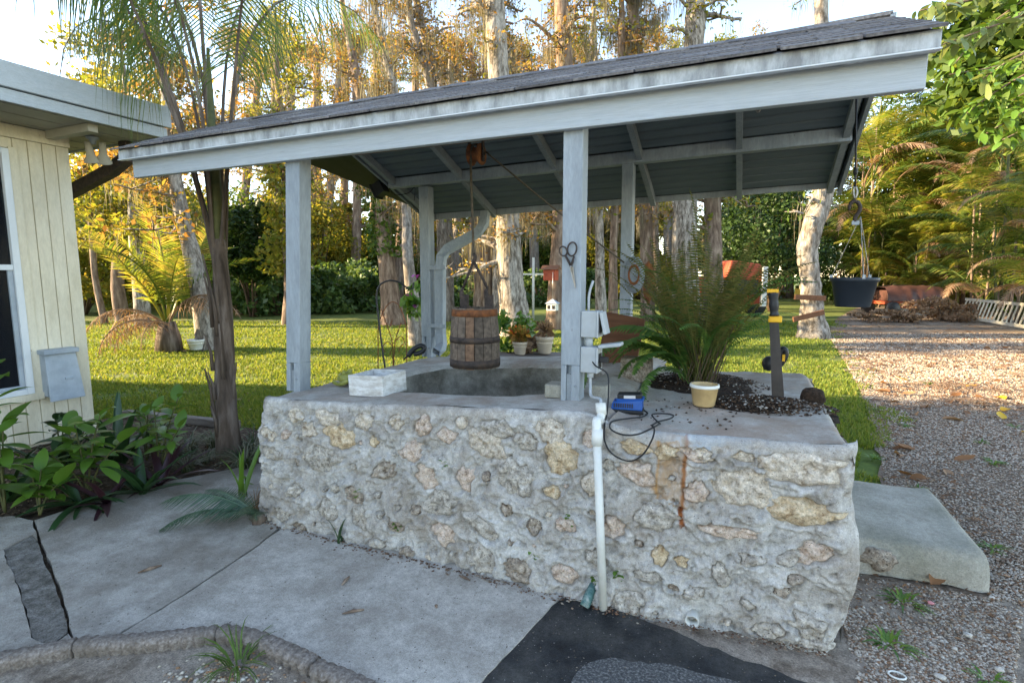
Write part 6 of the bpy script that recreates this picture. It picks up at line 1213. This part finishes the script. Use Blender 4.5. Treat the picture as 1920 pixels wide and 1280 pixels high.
# ================================================================== GRASS, PEBBLES, LITTER
def inpoly(P, poly):
    x, y = P[:, 0], P[:, 1]; c = np.zeros(len(P), bool); n = len(poly)
    for i in range(n):
        x1, y1 = poly[i]; x2, y2 = poly[(i+1) % n]; m_ = ((y1 > y) != (y2 > y)); c ^= m_ & (x < (x2-x1)*(y-y1)/((y2-y1) if abs(y2-y1) > 1e-9 else 1e-9)+x1)
    return c
def cam_pts(n, dmin, dmax, seed, power=1.0, xr=(-60, 1980)):
    r = np.random.default_rng(seed); d = dmin*(dmax/dmin)**(r.random(n)**power); x = r.uniform(*xr, n); q = (x-960)/F_PX; fx, fy = -math.sin(YAW), math.cos(YAW); rx, ry = math.cos(YAW), math.sin(YAW)
    return np.stack([d*(fx+rx*q), d*(fy+ry*q)], -1), d
P, d = cam_pts(370000, 3.2, 19, 5)
bedpoly = [(-7.0, -2), (-4.6, -2), (-4.62, 1.6), (-4.44, 1.82), (-4.19, 2.42), (-3.75, 3.2), (-3.3, 3.9), (-5.2, 4.05), (-6.6, 3.75)]
Pn = P+np.stack([fbm(P[:, 0]*2.5, P[:, 1]*2.5, 41, 3)-.5, fbm(P[:, 0]*2.5, P[:, 1]*2.5, 42, 3)-.5], -1)*1.3-np.array([.12, 0]); ok = ~inpoly(Pn, dr) & ~inpoly(P, bedpoly) & ~((P[:, 0] > XL-.02) & (P[:, 0] < XR+.02) & (P[:, 1] < 4.64)) & ~((P[:, 1] < 3.3) & (P[:, 0] < XR)) & ~((P[:, 0] < HX) & (P[:, 1] < HY+.05))
gx = P[ok]; gd = d[ok]; n = len(gx); r = np.random.default_rng(6)
thin = fbm(gx[:, 0]*1.5, gx[:, 1]*1.5, 9, 3); keep = r.random(n) < np.clip(.35+1.9*(thin-.32), .10, 1); gx = gx[keep]; gd = gd[keep]; n = len(gx)
h = .042*r.uniform(.5, 1.5, n)*(.7+.6*fbm(gx[:, 0], gx[:, 1], 19, 2)); a = r.uniform(0, 6.28, n); wd = (.0035+.0011*gd)[:, None]*np.stack([np.cos(a), np.sin(a), 0*a], -1); b = np.concatenate([gx, np.full((n, 1), -.045)], 1); ln_ = np.stack([r.normal(size=n)*.5, r.normal(size=n)*.5, np.ones(n)], -1)*h[:, None]
V = np.stack([b-wd, b+wd, b+ln_], 1).reshape(-1, 3); o = obj('grass', V, np.arange(3*n).reshape(-1, 3), grass_m); tag(o, 'short mown lawn grass', kind='stuff')
ll = np.random.default_rng(44).choice(n, 900, False); ll = ll[fbm(gx[ll, 0]*.7, gx[ll, 1]*.7, 66, 2) > .45]; LAWN_LITTER = (np.concatenate([gx[ll], np.full((len(ll), 1), -.005)], 1), np.clip(.005*gd[ll], .015, .05))
# loose pebbles of the drive
P, d = cam_pts(120000, 1.6, 15, 8, 1.0, (1380, 1990)); ok = (inpoly(P, dr) | ((P[:, 0] > .25) & (P[:, 1] < 3.3))) & ~((P[:, 0] < XR+.03) & (P[:, 1] < 4.45)) & (P[:, 0] > XR-.25) & ~((P[:, 0] < 1.2) & (P[:, 1] > 3.3) & (P[:, 1] < 4.32))
P = P[ok]; d = d[ok]; dens = np.random.default_rng(3).random(len(P)) < np.where(P[:, 1] < 3.3, .16+.7*(fbm(P[:, 0]*3, P[:, 1]*3, 6, 3) > .5), .9); P = P[dens]; d = d[dens]
rng = np.random.default_rng(12)
for lo_, hi_, s0, s1 in ((0, 4.5, .004, .011), (4.5, 8, .007, .014), (8, 30, .012, .022)):
    q = P[(d >= lo_) & (d < hi_)]; scatter_bits('gravel_pebbles', np.concatenate([q, np.full((len(q), 1), -.022)], 1), s0, s1, pebble_m, 'loose shell gravel on the drive')
q = np.stack([onz(x, y, -.04) for x, y in zip(rng.normal(435, 65, 520), 1275+rng.normal(0, 22, 520)) if y > 1225])
q = q[inpoly(q[:, :2], bedp)]; q[:, 2] = -.038+rng.uniform(0, .012, len(q)); scatter_bits('bed_pebbles', q, .006, .013, rnd_mat('bed_pebble', [(.45,.36,.24), (.55,.50,.42), (.36,.20,.10), (.25,.17,.11), (.62,.58,.52)], .7), 'small brown and white pebbles in the edged bed')
# crumbs and twigs along the wall foot
q = np.array([[x, float(yfront(np.array(x), np.array(0.)))-abs(rng.normal(0, .03))-.015, .004] for x in rng.uniform(-2.8, .4, 700)]); scatter_bits('wall_foot_litter', q, .003, .010, rnd_mat('litter_bits', [(.06,.03,.02), (.15,.08,.05), (.25,.19,.14), (.10,.06,.04), (.4,.36,.3)], .9), 'bits of litter along the foot of the well wall')
q, _ = cam_pts(5000, 2.0, 7, 18, 1, (-60, 560)); q = q[inpoly(q, bedpoly)]; scatter_bits('bed_litter', np.concatenate([q, np.full((len(q), 1), -.012)], 1), .006, .02, rnd_mat('mulch_bits', [(.05,.03,.02), (.12,.075,.045), (.2,.14,.09), (.3,.24,.17)], .9), 'leaf litter and wood chips in the bed', .4)
def flat_cards(P, size, seed):                       # flakes lying flat, slightly curled
    r = np.random.default_rng(seed); n = len(P); a = r.uniform(0, 6.28, n); s = size*r.uniform(.4, 1.5, n); d = np.stack([np.cos(a), np.sin(a), r.uniform(-.15, .25, n)], -1)*s[:, None]; e = np.stack([-np.sin(a), np.cos(a), r.uniform(-.3, .3, n)], -1)*(s*r.uniform(.2, .5, n))[:, None]
    return np.stack([P-d, P+e, P+d, P-e], 1).reshape(-1, 3), np.arange(4*n).reshape(-1, 4)
P, d = cam_pts(9000, 2.2, 22, 28, 1.0, (1520, 1990)); kp = inpoly(P, dr) & (P[:, 0] > XR+.1) & (fbm(P[:, 0]*.9, P[:, 1]*.9, 4, 3) > .42) & (np.random.default_rng(2).random(len(P)) < np.clip(d/9, .12, 1)); P = P[kp]; d = d[kp]
V, F = flat_cards(np.concatenate([P, np.full((len(P), 1), -.012)], 1), np.clip(.006*d, .012, .06), 7); o = obj('drive_litter', V, F, rnd_mat('brown_litter', [(.10,.05,.025), (.20,.10,.045), (.30,.17,.09), (.14,.08,.05), (.36,.26,.16)], .85)); tag(o, 'brown leaf litter strewn over the drive', kind='stuff')
P, d = cam_pts(2600, 1.7, 4.5, 29, 1.0, (-60, 1500)); P = P[~((P[:, 1] > 2.4))]; scatter_bits('patio_grit', np.concatenate([P, np.full((len(P), 1), .002)], 1), .0012, .0045, rnd_mat('grit', [(.06,.05,.04), (.16,.13,.10), (.30,.27,.23)], .9), 'grit and crumbs on the patio slabs', .5)
V, F = flat_cards(LAWN_LITTER[0], LAWN_LITTER[1], 8); o = obj('lawn_litter', V, F, MATS['brown_litter']); tag(o, 'small brown leaves scattered over the lawn', kind='stuff')
# fallen leaves
lv = [leaf_mesh(.17*k, .075*k, L_dry, .5, b, ovate, 6) for k, b in ((1, 1.2), (.8, -.8), (1.1, .6))]; lvy = [leaf_mesh(.19, .085, L_yel, .3, b, ovate, 6) for b in (.5, -.4)]
rl = random.Random(14); near = lambda x, y: 'near the step block' if y > 880 else ('on the near gravel' if y > 780 else ('on the gravel in the middle' if y > 700 else 'far up the drive'))
yl = [(1830,722,'between brown fronds on the gravel'),(1885,748,'furthest to the right on the gravel'),(1890,765,'below its twin at the right edge'),(1705,713,'alone in the middle of the drive'),(1880,785,'lying flat at the right edge'),(1915,808,'cut by the right edge')]
for (x, y, wh) in yl: o = place('fallen_leaf', rl.choice(lvy), None, onz(x, y, -.01), rl.uniform(0, 6.28), .08, rl.uniform(-.3, .3), 1.15); tag(o, 'yellow fallen leaf '+wh, 'leaf', 'yellow leaves on the drive')
ordn = ['nearest']+[q+' nearest' for q in 'second third fourth fifth sixth seventh eighth ninth tenth eleventh twelfth thirteenth fourteenth fifteenth sixteenth seventeenth eighteenth nineteenth twentieth twenty-first twenty-second twenty-third twenty-fourth twenty-fifth twenty-sixth'.split()]
sp_ = []
while len(sp_) < 26:
    x = rl.uniform(1560, 1915); y = 640+rl.random()**1.3*260
    if x > 1600+(y-640)*.3: sp_.append(onz(x, y, -.012))
sp_.sort(key=lambda p: math.hypot(p[0]-.9, p[1]-3.8))
for k, p in enumerate(sp_):
    o = place('fallen_leaf', rl.choice(lv), None, p, rl.uniform(0, 6.28), rl.uniform(-.1, .15), rl.uniform(-.6, .6), rl.uniform(.8, 1.4)); tag(o, 'curled brown fallen leaf on the gravel, '+ordn[k]+' to the step block', 'leaf', 'brown leaves on the drive')
for (x, y, wh) in ((1745, 925, 'leaning on the right end of the step block'), (1575, 850, 'beside the well wall')):
    o = place('fallen_leaf', lv[0], None, onz(x, y+(170 if x > 1700 else 0), .0), 1.0, .3, .5, 1.0); tag(o, 'brown fallen leaf '+wh, 'leaf')
for i, (x, y, rz, s, wh) in enumerate(((1850, 690, .1, .8, 'right of the drive middle'), (1880, 645, .4, .9, 'far right before the ladder'), (1760, 735, .2, .5, 'in the middle of the drive'), (1900, 720, 3.0, .7, 'at the right edge of the drive'), (1800, 660, 2.8, .8, 'far up the drive'))):
    o = place('dead_palm_frond', dfm[i % 2], None, onz(x, y, .10), rz, -.75, PI if i % 2 else 0, s*.75); o.scale = (s, s, .18); o.rotation_euler = (0, .0, rz); o.location.z = -.05; tag(o, 'dead brown palm frond lying '+wh, 'palm frond', 'dead fronds on the drive')
# twigs and pods on the patio
for i, (x, y, wh) in enumerate(((281, 1066, 'in the middle of the left slab'), (648, 1088, 'on the right slab below the wall'), (662, 1146, 'on the right slab near the edging'), (818, 1136, 'small and dark in the middle of the right slab'), (872, 1083, 'near the wall foot'), (960, 1085, 'at the wall foot by the stones'))):
    p = onz(x, y, .007); a = rl.uniform(0, 3); L_ = (.055, .04, .05, .012, .035, .04)[i]; mb = MB(); mb.tube([(p[0]-L_*math.cos(a), p[1]-L_*math.sin(a), .007), (p[0], p[1], .010), (p[0]+L_*math.cos(a), p[1]+L_*math.sin(a), .007)], [.003, .009, .004], 7, True, .3, i); o = mb.build('seed_pod', bark_brn, None, True); tag(o, 'brown seed pod lying '+wh, 'seed pod', 'pods on the patio')
# white stones on the dirt
for i, (x, y, s, wh) in enumerate(((1860,1115,.014,'below the step block'),(1815,1185,.018,'in the dirt right of the wall'),(1790,1210,.012,'just below its larger twin'),(1762,1262,.02,'at the lower edge of the dirt'),(1910,1170,.012,'at the right edge'),(1875,1250,.02,'in the lower right corner'),(1530+215,1125,.015,'pink, alone in the dirt'))):
    p = onz(x, y, 0); m_ = bone_m = MATS.get('white_rock') or mat('white_rock', [(.38,.35,.31), (.55,.52,.48)], 20, 6, .9, .5, 60)
    if i == 6: m_ = mat('pink_rock', [(.55,.22,.25), (.65,.30,.32)], 20, 5, .8)
    o = MB().blob((0, 0, 0), (s, s*.75, s*.55), 10, 7, .5, i).build('pebble', m_, None, True, (p[0], p[1], -.012)); tag(o, ('pink' if i == 6 else 'white')+' stone lying '+wh.replace('pink, ', ''), 'stone', 'loose stones in the dirt')
o = MB().tube([(.03*math.cos(a), .022*math.sin(a), 0) for a in np.linspace(0, 2*PI, 20)], .004, 6, False).build('plastic_ring', pvc_m, None, True, tuple(onz(1682, 1265, -.015))); tag(o, 'thin white ring lying in the dirt in front of the well end', 'ring')
wdm = [o for o in (obj('weed_blades', *tuft(None, 26, .09, .012, L_lush, s, 1.3), L_lush) for s in (31, 32))]; wme = [o.data for o in wdm]; [bpy.data.objects.remove(o) for o in wdm]
whs = ['behind the step block', 'right of the step block', 'in the dirt below the block', 'in the dirt at the lower right', 'at the lawn edge', 'far up the drive', 'on the near gravel', 'in the middle of the drive', 'in the dirt close to the wall', 'right of the yellow leaves', 'beside the well end', 'on the right of the gravel']
for i, (x, y) in enumerate(((1722, 918), (1860, 1030), (1665, 1210), (1850, 1278), (1640, 770), (1740, 720), (1840, 830), (1700, 800), (1690, 1130), (1900, 800), (1640, 860), (1865, 870))):
    o = link('drive_weed', wme[i % 2], None, onz(x, y, -.03)); o.rotation_euler = (0, 0, i); o.scale = [.8+.15*(i % 3)]*3; tag(o, 'small green weed '+whs[i], 'weed', 'weeds on the drive')
